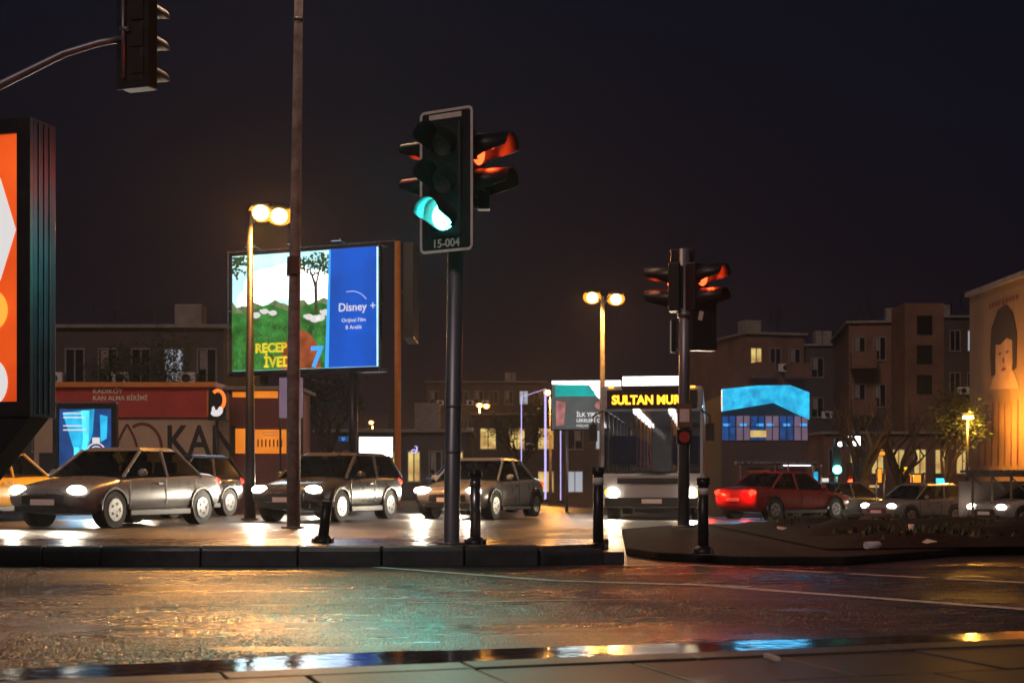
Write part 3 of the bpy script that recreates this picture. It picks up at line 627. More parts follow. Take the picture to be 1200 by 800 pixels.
# blue citylight on the far pavement
DC = 38
cl = thing('poster_case', 'blue lit poster case with a wristwatch advert at far left', 'poster case', (PX(100, DC), DC, 0))
hw = .69; zt = PZ(479, DC); zb = PZ(548, DC); zc = (zt + zb) / 2; y = -.03
po = mb('e_navy'); po.box((0, 0, zc), (hw * 2, .04, zt - zb))
po.m('e_cyan').poly([(-.6, zt - .1), (.25, zt), (.2, zc + .1), (.05, zb + .5), (.1, zb), (-.25, zb), (-.3, zb + .5)], y)
po.m('e_cyan2').poly([(-.1, zt - .05), (.12, zt - .05), (.1, zc), (-.05, zb + .1), (-.12, zb + .1), (-.05, zc)], y - .005)
po.m('e_cyan').poly([(.4, zt - .15), (.6, zt - .2), (.58, zc), (.42, zc - .1)], y - .005)
for k, wl in enumerate((.5, .58, 0, .5, .62)):
    if wl: po.m('e_paper').box((-.58 + wl / 2, y - .01, zt - .12 - k * .11), (wl, .004, .035))
po.ring(.30, zb + .42, .26, .26, .035, y - .02, 24); po.ring(.30, zb + .42, .17, .17, .03, y - .02, 20); po.box((.30, y - .02, zb + .74), (.2, .004, .14)); po.box((.30, y - .02, zb + .1), (.2, .004, .14))
po.box((.30, y - .022, zb + .47), (.02, .004, .12)); po.m('e_cyan2').box((-.22, y - .02, zb + .4), (.14, .004, .3)); po.box((-.02, y - .02, zb + .38), (.12, .004, .4))
po.build('poster', cl)
fr = mb('blackm'); fr.box((0, .08, zc), (hw * 2 + .3, .16, zt - zb + .36))
for s_ in (-1, 1): fr.box((s_ * (hw + .09), .02, zc), (.14, .24, zt - zb + .36))
fr.build('frame', cl, bevel=.02)
fb = mb('e_white'); fb.box((0, .0, zb - .34), (1.0, .2, .16)); fb.build('base_light', cl)
f_ = mb('blackm'); f_.box((0, .05, (zb - .4) / 2), (.8, .2, zb - .42)); f_.build('stand', cl)
light('poster_glow', 'AREA', (0, -.4, zc), 25, (.2, .6, 1), cl, 1.3, (R(90), 0, R(180)))

# ------------------------------------------------------------ BLOOD DONATION BUILDING AND KIOSK
DK = 42
kz = lambda py: PZ(py, DK)
kb_ = thing('donation_building', 'beige and red blood donation building with large KAN lettering and drop emblem', 'building', (0, 0, 0))
xl, xr = PX(40, DK), PX(251, DK)
b = mb('beige'); b.box(((xl + xr) / 2, DK + 2, kz(490) / 2), (xr - xl, 4, kz(490))); b.build('wall', kb_)
b = mb('redp'); b.box(((xl + xr) / 2, DK + 1.95, (kz(452) + kz(489)) / 2), (xr - xl + .06, 4.1, kz(452) - kz(489))); f0 = b.build('fascia', kb_)
b = mb('orangep'); b.box(((xl + xr) / 2, DK + 1.9, kz(451)), (xr - xl + .2, 4.3, .14)); b.box((xr - .1, DK - .16, (kz(456) + kz(489)) / 2), (.16, .06, kz(460) - kz(489))); b.build('trim', kb_)
yk = DK - .11
b = mb('creamt'); b.text('KADIKÖY', .20, PX(110, DK), kz(461), yk - .01, bold=.004); b.text('KAN ALMA BİRİMİ', .19, PX(110, DK), kz(469), yk - .01, bold=.004); b.build('sign_lettering', kb_)
yk = DK - .012
b = mb('ink'); b.text('KAN', 1.26, PX(194, DK), kz(533), yk, bold=.022, sx=.80); b.build('large_lettering', kb_)
b = mb('darkr'); cx, cz = PX(149, DK), kz(528)
for sgn in (-1, 1):
    pts = []
    for k in range(18):
        t_ = k / 17; a = R(90 - 180 * t_) if sgn > 0 else R(90 + 180 * t_)
        rx_ = .33 * math.sin(math.pi * t_) ** .8 * (.55 + .6 * t_); pts.append((cx + sgn * rx_, cz + .78 - 1.25 * t_))
    b.tube([(p_[0], yk, p_[1]) for p_ in pts], .035, 6)
b.ring(cx + .45, cz + .02, .62, .82, .09, yk, 26, -80, 120)
b.build('drop_emblem', kb_)
b = mb('ink'); b.box((PX(64, DK), DK - .015, kz(570)), (.9, .03, 2.0)); b.build('door', kb_)
for px_ in (206, 240):
    b = mb('orangep'); b.box((PX(px_, DK), DK - .02, kz(557)), (.12, .05, .9), ry=R(10)); b.build('corner_brace', kb_)
b = mb('orangep'); b.box((PX(220, DK), DK - .03, kz(541)), (2.1, .1, .1)); b.build('ledge', kb_)
k2 = thing('kiosk', 'small red kiosk with glowing orange panels right of the KAN building', 'kiosk', (0, 0, 0))
xl, xr = PX(268, DK), PX(346, DK)
b = mb('darkr'); b.box(((xl + xr) / 2, DK + 1.6, kz(456) / 2), (xr - xl, 3, kz(456))); b.build('wall', k2)
for x0, x1, y0, y1 in ((272, 288, 459, 465), (296, 325, 458, 466)):
    b = mb('e_okiosk'); b.box(((PX(x0, DK) + PX(x1, DK)) / 2, DK + .08, (kz(y0) + kz(y1)) / 2), (PX(x1, DK) - PX(x0, DK), .05, kz(y0) - kz(y1))); b.build('top_panel', k2)
for x0, x1, y0, y1 in ((271, 287, 502, 531), (296, 335, 503, 531)):
    b = mb('e_okiosk'); b.box(((PX(x0, DK) + PX(x1, DK)) / 2, DK + .08, (kz(y0) + kz(y1)) / 2), (PX(x1, DK) - PX(x0, DK), .05, kz(y0) - kz(y1)))
    if x1 > 300: b.m('creamt').ring(PX(316, DK), kz(508), .24, .06, .02, DK + .045, 18); b.m('darkr'); [b.box((PX(302 + 4.6 * k, DK), DK + .05, kz(519)), (.04, .01, .22)) for k in range(7)]
    b.build('lit_panel', k2)
b = mb('ink'); b.box((PX(274, DK), DK + .05, kz(513)), (.03, .02, .3)); b.build('panel_handle', k2)
b = mb('concrete'); b.box(((xl + xr) / 2, DK + 1.6, kz(456) + .04), (xr - xl + .3, 3.4, .1)); b.build('roof', k2)
rg = thing('round_neon_sign', 'orange horseshoe neon sign with pale emblem between building and kiosk', 'neon sign', (PX(259, DK), DK - .6, 0))
b = mb('blackm'); b.tube([(0, .05, 0), (0, .05, kz(490))], .04, 8); b.box((0, .06, kz(475)), (.5, .06, .9)); b.build('post', rg)
b = mb('e_oneon'); b.ring(.03, kz(470), .24, .33, .10, 0, 22, -80, 130); b.build('neon_arc', rg)
b = mb('e_paper'); b.ell(-.02, kz(485), .16, .10, 0, 10); b.ell(.1, kz(482), .08, .12, -.004, 8); b.ell(-.1, kz(481), .05, .1, -.004, 8); b.build('emblem', rg)
lp = thing('info_panel', 'pale lavender lit panel on posts right of the orange-panelled kiosk', 'sign', (PX(341, 39), 39, 0))
b = mb('e_lav'); b.box((0, 0, PZ(466, 39)), (.64, .06, 1.1)); b.m('ink').ell(.05, PZ(453, 39), .1, .05, -.035, 12); b.build('panel', lp)
for q in (-.3, .3): b = mb('blackm'); b.tube([(q, .05, 0), (q, .05, PZ(441, 39))], .03, 8); b.build('post', lp)

# ------------------------------------------------------------ APARTMENTS AND SHOPS BEHIND
def block(name, label, pxl, pxr, ytop, d, depth, wm, rows, cols, seed, litp=.12, base=None, yrow0=None, fl=2.9, balcony=False, rz=0, cat='apartment block'):
    rr_ = random.Random(seed); x0, x1 = PX(pxl, d), PX(pxr, d); cx = (x0 + x1) / 2; W_ = x1 - x0; gz = ground(cx, d) if base is None else base; zt_ = PZ(ytop, d)
    t = thing(name, label, cat, (cx, d, gz), rz); H = zt_ - gz
    b = mb(wm); b.box((0, depth / 2, H / 2), (W_, depth, H)); b.build('wall', t)
    b = mb('concrete'); b.box((0, depth / 2, H + .06), (W_ + .4, depth + .4, .14)); b.box((W_ * .2, depth * .5, H + .8), (1.2, 1.2, 1.5)); b.build('roof', t)
    for k in range(3):
        b = mb('blackm'); q = rr_.uniform(-.4, .4) * W_; b.tube([(q, 1.5, H + .12), (q, 1.5, H + rr_.uniform(1.2, 2))], .03, 5); b.box((q, 1.5, H + .95), (.7, .03, .03)); b.box((q, 1.5, H + 1.1), (.45, .03, .03)); b.build('aerial', t)
    for r_ in range(rows):
        z = H - 1.6 - r_ * fl
        if z < 1.2: break
        for c_ in range(cols):
            x = -W_ / 2 + W_ * (c_ + .5) / cols; ww = W_ / cols * .52
            lit_ = rr_.random() < litp
            b = mb('e_warm' if lit_ and rr_.random() < .7 else 'e_cool' if lit_ else 'winglass'); b.box((x, -.015, z), (ww, .03, 1.35))
            b.m('concrete').box((x, -.03, z), (.06, .05, 1.35)); b.box((x, -.04, z - .72), (ww + .16, .1, .08)); b.box((x - ww / 2 - .03, -.03, z), (.06, .05, 1.4)); b.box((x + ww / 2 + .03, -.03, z), (.06, .05, 1.4)); b.box((x, -.03, z + .71), (ww + .1, .05, .06))
            b.build('window', t)
            if not lit_ and rr_.random() < .55:
                b = mb('concrete'); b.box((x + ww * rr_.choice((-.22, .2)), -.02, z + .25), (ww * .4, .025, .8)); b.build('curtain', t)
            if rr_.random() < .3:
                b = mb('white'); b.box((x + ww * .8, -.2, z - .55), (.75, .32, .5)); b.m('black').ell(x + ww * .8, z - .55, .19, .19, -.37, 12); b.build('air_conditioner', t)
        if balcony:
            for s_ in balcony:
                b = mb('wall2'); x = W_ * s_; bw = W_ * .3
                b.box((x, -.65, z - 1.2), (bw, 1.3, .16)); b.box((x, -1.27, z - .72), (bw, .08, .85)); b.box((x - bw / 2 + .04, -.65, z - .72), (.08, 1.2, .85)); b.box((x + bw / 2 - .04, -.65, z - .72), (.08, 1.2, .85)); b.build('balcony', t)
    return t
block('office_block', 'low dark building with few lit windows behind the KAN building', 30, 262, 384, 60, 10, 'wall1', 3, 6, 3, .04, cat='building')
block('apartment_block', 'tan apartment block with balconies above the blue canopy', 872, 945, 392, 92, 12, 'wall2', 4, 3, 5, .08, balcony=(-.3, .3), rz=R(14))
block('apartment_block', 'taller apartment block with stair tower between blue canopy and mural wall', 996, 1090, 378, 88, 12, 'wall2', 4, 4, 8, .1, balcony=(-.34, .34), rz=R(-8))
block('apartment_block', 'narrow unlit block squeezed between the two tan apartment blocks', 945, 996, 405, 104, 10, 'wall1', 4, 2, 9, .06)
block('apartment_block', 'dark block left of the mural wall', 1088, 1150, 372, 98, 12, 'wall1', 4, 3, 10, .05)
block('shop_building', 'low dark shop building carrying the white lit sign', 372, 548, 506, 66, 8, 'wall1', 1, 7, 11, .75, cat='shop')  # shop rows here get extra lit windows, added for a warm mid-distance glow
block('shop_building', 'long low building behind the violet tube frames', 555, 860, 486, 96, 10, 'wall1', 2, 9, 13, .6, cat='building')
block('shop_building', 'low terrace of shops behind the bare trees', 966, 1140, 508, 82, 8, 'wall2', 1, 7, 14, .7, cat='shop')
block('apartment_block', 'distant dark block above the white shop sign', 500, 640, 448, 150, 14, 'wall1', 4, 8, 17, .14)
b = mb('wall2'); b.box((PX(1072, 86), 85.5, (PZ(360, 86)) / 2), (2.3, 3, PZ(360, 86))); 
tg = tag(b.build('stair_tower'), 'narrow tan stair tower rising above the taller apartment block', 'tower')
for k in range(3):
    b = mb('winglass'); b.box((PX(1072, 86), 83.97, PZ(385 + k * 34, 86)), (.9, .06, 1.1)); b.build('window', tg)

# sign helpers -------------------------------------------------
def lit_sign(name, label, x0, x1, y0, y1, d, mats, group=None, cat='sign', txt=None, post=False):
    cx = (PX(x0, d) + PX(x1, d)) / 2; W_ = PX(x1, d) - PX(x0, d); z1, z0_ = PZ(y0, d), PZ(y1, d); gz = ground(cx, d)
    t = thing(name, label, cat, (cx, d, z0_ if not post else gz), 0, group); o_ = 0 if not post else z0_ - gz; H = z1 - z0_
    b = mb('blackm'); b.box((0, .1, o_ + H / 2), (W_ + .1, .16, H + .1)); b.build('casing', t, bevel=.01)
    b = mb(mats); b.box((0, 0, o_ + H / 2), (W_, .04, H))
    if txt: b.m(txt[1]).text(txt[0], H * .75, 0, o_ + H * .22, -.03, 'CENTER', bold=.005)
    b.build('face', t)
    if post: b = mb('blackm'); b.tube([(0, .1, 0), (0, .1, o_)], .05, 8); b.build('post', t)
    else: b = mb('blackm'); b.tube([(-W_ / 4, .1, H / 2), (-W_ / 4, 1.2, H / 2)], .03, 6); b.tube([(W_ / 4, .1, H / 2), (W_ / 4, 1.2, H / 2)], .03, 6); b.build('wall_bracket', t)
    return t
lit_sign('lit_sign', 'blank glowing white shop sign above the queue of cars', 421, 460, 512, 535, 64.8, 'e_white')
lit_sign('lit_sign', 'narrow upright white strip sign left of the blank shop sign', 409.5, 415, 512, 529, 64.8, 'e_white')
lit_sign('lit_sign', 'small blue round-lettered sign left of the white strip', 397, 408, 511, 517, 64.8, 'e_navy', txt=('D', 'e_blue2'))
sn = thing('neon_sign', 'small pale neon note sign right of the blank shop sign', 'neon sign', (PX(487, 64.8), 64.8, PZ(531, 64.8)))
b = mb('e_violet'); b.ring(-.08, .1, .13, .09, .05, 0, 14); b.poly([(.03, .1), (.09, .1), (.09, .3), (.03, .3)], 0); b.ring(0, .24, .1, .1, .04, -.01, 10, 0, 120); b.build('neon_tube', sn)
b = mb('blackm'); b.box((0, .6, .15), (.5, 1.15, .04)); b.build('wall_bracket', sn)
lit_sign('lit_sign', 'tilted bright white sign among bare branches, topmost at right', 994, 1008, 511, 522, 58, 'e_white', post=True)
lit_sign('lit_sign', 'small dark sign with a glowing white letter G', 980, 988, 515, 525, 60, 'ink', txt=('G', 'e_white'), post=True)
lit_sign('lit_sign', 'rightmost orange sign, with a hot centre, behind the trees', 1067, 1079, 556, 565, 80, 'e_osign')
lit_sign('lit_sign', 'yellow sign behind the bare branches', 1051, 1066, 547, 556, 80, 'e_ysign', txt=('ON', 'ink'))
lit_sign('lit_sign', 'cyan sign on the low building right of the trees', 1097, 1107, 560, 568, 80, 'e_cyan2')
lit_sign('lit_sign', 'small orange sign high between the two bare trees', 1028, 1037, 529, 533, 80, 'e_osign')
lit_sign('lit_sign', 'upright orange sign behind the left bare tree', 1029, 1033, 549, 565, 80, 'e_osign')
lit_sign('lit_sign', 'white light box on a stand right of the pedestrian lamps', 1106, 1121, 583, 595, 62, 'e_white', post=True)
lit_sign('lit_sign', 'wide low shop window strip under the cyan sign', 1068, 1104, 577, 581, 79, 'e_warm')
lit_sign('lit_sign', 'pale strip sign behind the left bare tree', 1016, 1030, 568, 571, 79, 'e_warm')
lit_sign('lit_sign', 'orange strip sign under the red pedestrian lamp', 983, 997, 577, 583, 79, 'e_osign')
lit_sign('lit_sign', 'small white sign right of the bus shelter', 961, 971, 560, 567, 61, 'e_paper', post=True)
lt = thing('blue_tube_light', 'long blue light tube under the cyan sign', 'light', (PX(1085, 78), 78, PZ(571, 78)))
b = mb('e_bluebar'); b.tube([(PX(1065, 78) - PX(1085, 78), 0, 0), (PX(1108, 78) - PX(1085, 78), 0, .06)], .06, 8); b.build('tube', lt)
b = mb('blackm'); b.box((0, .5, 0), (.05, 1, .05)); b.build('wall_bracket', lt)

# small far signals
def far_signal(px, py, d, kind, label):
    x = PX(px, d); gz = ground(x, d); t = thing('traffic_light', label, 'traffic light', (x, d, gz)); z = PZ(py, d) - gz
    b = mb('pole'); b.tube([(0, .1, 0), (0, .1, z + .8)], .07, 10); b.build('pole', t)
    b = mb('black'); b.box((0, 0, z + .35), (.34, .18, 1.1)); h_ = b.build('signal_head', t, bevel=.02)
    b = mb(kind); b.raw(*dome(.17, -.1, z, .05)); b.build('lens', h_)
    cc = (.05, 1, .8) if kind == 'e_green' else (1, .1, .02)
    light('signal_glow', 'POINT', (0, -.3, z), 30, cc, t, .1)
far_signal(980.5, 550, 56, 'e_green', 'small far traffic light showing green in front of the pale strip building')
far_signal(997, 566, 62, 'e_redhot', 'small far signal glowing orange-red just left of the bare tree')

# blue canopy kiosk
DQ = 64
xq0, xq1 = PX(846, DQ), PX(948, DQ); cq = (xq0 + xq1) / 2; gq = ground(cq, DQ)
bc = thing('blue_lit_building', 'building with glowing cyan canopy above the bus shelter', 'building', (cq, DQ, gq))
W_ = xq1 - xq0; zt = PZ(452, DQ) - gq; zm = PZ(478, DQ) - gq; zb = PZ(514, DQ) - gq
b = mb('wall1'); b.box((0, 3.2, zt / 2 - .2), (W_, 6, zt - .4)); b.build('wall', bc)
b = mb('e_cyan'); b.raw([(-W_ / 2, -.1, zt - .15), (-W_ * .1, -.3, zt), (W_ * .28, -.1, zt + .03), (W_ / 2, -.1, zt - .3), (W_ / 2, -.1, zm - .5), (W_ * .1, -.3, zm + .25), (-W_ / 2, -.1, zm - .15),
                        (-W_ / 2, .2, zt - .15), (-W_ * .1, .2, zt), (W_ * .28, .2, zt + .03), (W_ / 2, .2, zt - .3), (W_ / 2, .2, zm - .5), (W_ * .1, .2, zm + .25), (-W_ / 2, .2, zm - .15)],
     [(6, 5, 1, 0), (5, 4, 3, 2, 1), (7, 8, 12, 13), (8, 9, 10, 11, 12)] + [(i, (i + 1) % 7, (i + 1) % 7 + 7, i + 7) for i in range(7)])
b.build('canopy', bc)
for k in range(6):
    xk = -W_ / 2 + W_ * (k + .5) / 6; b = mb('e_lav' if k % 2 else 'e_navy'); b.box((xk, .15, (zm + zb) / 2 - .2), (W_ / 6 - .08, .08, zm - zb - .3)); b.m('blackm').box((xk, .08, (zm + zb) / 2 - .2), (.04, .05, zm - zb - .3)); b.box((xk, .085, zb + .55), (W_ / 6 - .08, .05, .04)); b.m('e_blue2').box((xk + .1 * (k % 3 - 1), .1, zm - .75), (.3, .03, .12)); b.build('window', bc)
b = mb('e_warm'); b.box((-W_ * .08, .05, PZ(508, DQ) - gq), (.7, .1, .3)); b.build('lit_sign_panel', bc)
light('canopy_glow', 'AREA', (0, -1.2, zt - 1), 130, (.1, .55, 1), bc, 3, (R(-90), 0, 0))

# ------------------------------------------------------------ BUS SHELTER
DS = 58
xs0, xs1 = PX(868, DS), PX(952, DS); cs_ = (xs0 + xs1) / 2; gs = ground(cs_, DS); W_ = xs1 - xs0
sh = thing('bus_shelter', 'glass bus shelter with dark flat roof and blue end panel', 'bus shelter', (cs_, DS, gs), R(-6))
hz = PZ(542, DS) - gs
b = mb('blackm'); b.box((0, .8, hz), (W_ + .3, 1.9, .16)); b.m('chrome').box((0, -.17, hz), (W_ + .32, .03, .06)); b.build('roof', sh, bevel=.02)
for q in (-.5, -.02, .16, .5):
    b = mb('chrome'); b.box((W_ * q, 0, hz / 2), (.06, .06, hz)); b.build('post', sh)
for q in (-.26, .07, .33):
    b = mb('glass'); b.box((W_ * q, 1.5, hz * .52), (W_ * .23, .02, hz * .8)); b.build('glass_panel', sh)
b = mb('orangep'); b.box((-W_ * .22, 1.3, hz * .5), (W_ * .3, .05, hz * .75)); b.build('timetable_board', sh)
b = mb('chrome'); b.box((W_ * .32, .9, .48), (W_ * .3, .4, .05)); b.tube([(W_ * .25, .9, 0), (W_ * .25, .9, .46)], .03, 8); b.tube([(W_ * .4, .9, 0), (W_ * .4, .9, .46)], .03, 8); b.build('bench', sh)
b = mb('blackm'); b.box((W_ * .5 + .15, .3, hz * .5), (.2, .9, hz * .8)); b.m('e_cyan').box((W_ * .5 + .1, -.16, hz * .5), (.16, .02, hz * .68)); b.build('advert_panel', sh)
light('shelter_light', 'AREA', (W_ * .3, .6, hz - .15), 26, (1, .93, .85), sh, 1.2)
b = mb('e_white'); b.box((W_ * .3, .6, hz - .1), (1.1, .1, .03)); b.build('ceiling_lamp', sh)

# ------------------------------------------------------------ MURAL BUILDING, RIGHT
XA, YA, XB, YB = 19.3, 60.0, 19.9, 38.0
mt = thing('mural_building', 'tall plaster building at right edge with painted head of a dark-haired child', 'building', (0, 0, 0))
gzm = ground(19, 60); zt = PZ(348, 60)
b = mb('wall3'); b.extr([(XA, YA), (XB, YB), (32, YB), (32, YA)], gzm - .5, zt); b.build('wall', mt)
b = mb('concrete'); b.extr([(XA - .15, YA + .15), (XB - .15, YB - .2), (32, YB - .2), (32, YA + .15)], zt, zt + .2); b.build('parapet', mt)
mdir = Vector((XB - XA, YB - YA)).normalized(); aw = math.atan2(mdir.y, mdir.x)
mu = MB(); u0 = lambda px: ((19.45) * F / (px - 600))            # depth on the wall
def wall_s(px): return (60 - u0(px))
mu.m('skin').ell(wall_s(1178), PZ(412, 56), 1.0, 1.25, -.02); mu.poly([(wall_s(1163), PZ(455, 57)), (wall_s(1195), PZ(455, 54.5)), (wall_s(1188), PZ(432, 55)), (wall_s(1170), PZ(432, 57))], -.016)
mu.m('hair'); s0 = wall_s(1178); zz = PZ(398, 56)
mu.poly([(s0 - 1.3, zz - 1.35), (s0 - 1.45, zz - .4), (s0 - 1.3, zz + .6), (s0 - .6, zz + 1.25), (s0 + .2, zz + 1.35), (s0 + .95, zz + .95), (s0 + 1.35, zz + .1), (s0 + 1.3, zz - 1.2), (s0 + .95, zz - 1.3), (s0 + .9, zz - .1), (s0 + .35, zz + .05), (s0 - .35, zz - .15), (s0 - .85, zz - .1), (s0 - .9, zz - 1.3)], -.03)
mu.m('darkr')
for q in (-.4, .4): mu.ell(s0 + q, zz - .5, .17, .06, -.028, 12)
mu.ell(s0, zz - 1.15, .25, .07, -.028, 12); mu.ell(s0, zz - .8, .1, .12, -.026, 8)
for k in range(7):
    q = wall_s(1150 + k * 7); mu.poly([(q, PZ(545, 56)), (q + .12, PZ(545, 56)), (q + .2 + .1 * math.sin(k), PZ(470, 56)), (q + .1, PZ(470, 56))], -.02)
for k in range(9): mu.poly([(s0 - 1.6 + k * .36, PZ(356, 56)), (s0 - 1.42 + k * .36, PZ(356, 56)), (s0 - 1.4 + k * .36, PZ(351, 56)), (s0 - 1.6 + k * .36, PZ(350, 56))], -.02)
mo = mu.build('mural', mt, (XA, YA, 0), aw)
# wall wash lamp
wl = thing('wall_lamp', 'yellow flood lamp on a short post washing the mural wall', 'lamp', (17.6, 55, ground(17.6, 55)))
zl = PZ(489, 55) - ground(17.6, 55)
b = mb('blackm'); b.tube([(0, 0, 0), (0, 0, zl)], .06, 10); b.build('post', wl); b = mb('blackm'); b.box((0, .1, zl + .12), (.42, .3, .1)); b.m('e_sod').box((.02, -.02, zl + .0), (.36, .2, .12)); b.build('lamp_head', wl)
light('lamp_light', 'POINT', (.1, -.2, zl - .1), 1000, (1, .44, .06), wl, .15)
# pergola
pg = thing('pergola', 'dark timber pergola fence below the mural wall', 'pergola', (PX(1140, 46), 46, ground(15, 46)))
zt = PZ(558, 46) - ground(15, 46)
for k in range(7):
    b = mb('bark'); b.box((k * .62, 0, zt / 2), (.07, .07, zt)); b.build('post', pg); b = mb('bark'); b.box((k * .62 + .2, 0, zt - .22), (.05, .05, .6), ry=R(-45)); b.build('brace', pg)
b = mb('bark'); b.box((1.9, 0, zt + .06), (4.2, .1, .14)); [b.box((k * .42 - .1, .2, zt + .17), (.06, 1.4, .08)) for k in range(10)]; b.build('top_beam', pg)
b = mb('wall1'); b.box((1.9, 1.0, zt * .45), (4.1, .06, zt * .9)); b.build('back_panel', pg)

# ------------------------------------------------------------ TREES
def tree(px, d, h, seed, label, leaves=0, r0=.24, spread=1.0):
    x = PX(px, d); gz = ground(x, d); t = thing('bare_tree' if not leaves else 'leafy_tree', label, 'tree', (x, d, gz)); rr_ = random.Random(seed)
    tr = mb('bark'); cr = mb('bark'); lf = []
    tops = []
    th_ = h * .34; tr.tube([(0, 0, 0), (.03, 0, .25), (rr_.uniform(-.1, .1), 0, th_ * .6), (rr_.uniform(-.15, .15), 0, th_)], [r0 * 1.35, r0, r0 * .85, r0 * .8], 12)
    def grow(p, dr, L_, r_, dep):
        pts = [p]; q = Vector(p); dd = Vector(dr)
        for _ in range(3):
            dd = (dd + Vector((rr_.uniform(-.2, .2), rr_.uniform(-.2, .2), rr_.uniform(-.05, .16)))).normalized(); q = q + dd * L_ / 3; pts.append(tuple(q))
        cr.tube(pts, [r_, r_ * .85, r_ * .7, r_ * .55], 7 if dep < 2 else 4, caps=False)
        if dep >= 2: lf.extend(pts[1:])
        if dep < 5:
            for k in range(rr_.choice((2, 3)) if dep else 4):
                nd = (dd + Vector((rr_.uniform(-.8, .8), rr_.uniform(-.8, .8), rr_.uniform(-.25, .5))) * spread).normalized(); grow(pts[rr_.choice((2, 3))], nd, L_ * rr_.uniform(.6, .8), r_ * .52, dep + 1)
    top = Vector((0, 0, th_))
    for k in range(4):
        a = k * 1.57 + rr_.uniform(-.4, .4); grow(tuple(top), Vector((math.cos(a) * .5 * spread, math.sin(a) * .5 * spread, .85)).normalized(), h * .27, r0 * .5, 1)
    tr.build('trunk', t)
    if leaves:
        cr.m('leaf')
        for _ in range(leaves):
            c = Vector(rr_.choice(lf)) + Vector((rr_.gauss(0, .22), rr_.gauss(0, .22), rr_.gauss(0, .2))); a = rr_.uniform(0, 6.28); s_ = rr_.uniform(.04, .1)
            u = Vector((math.cos(a), math.sin(a), rr_.uniform(-.5, .5))).normalized() * s_; v = Vector((rr_.uniform(-1, 1), rr_.uniform(-1, 1), rr_.uniform(-1, 1))).normalized() * s_
            cr.raw([c - u, c - v * .5, c + u, c + v * .5], [(0, 1, 2, 3)])
    cr.build('crown', t); return t
tree(1010, 58, 5.2, 21, 'bare tree with thick trunk behind the verge, left of the pair', 0, .36)
tree(1054, 60, 4.9, 35, 'bare tree with slimmer trunk right of the pair', 0, .28)
tree(1110, 57, 5.2, 43, 'leafy tree glowing yellow beside the mural wall lamp', 2600, .16, .8)
tree(905, 84, 5.4, 47, 'leafy tree dark behind the bus shelter roof', 2200, .2)
tree(-6 + 180, 56, 6.6, 51, 'leafy dark tree rising behind the KAN building', 3500, .2)
tree(610, 78, 5.6, 57, 'leafy dark tree behind the violet tube frames', 2500, .2)
tree(385, 52, 5.0, 59, 'leafy dark tree beneath the big meadow billboard', 2500, .2)

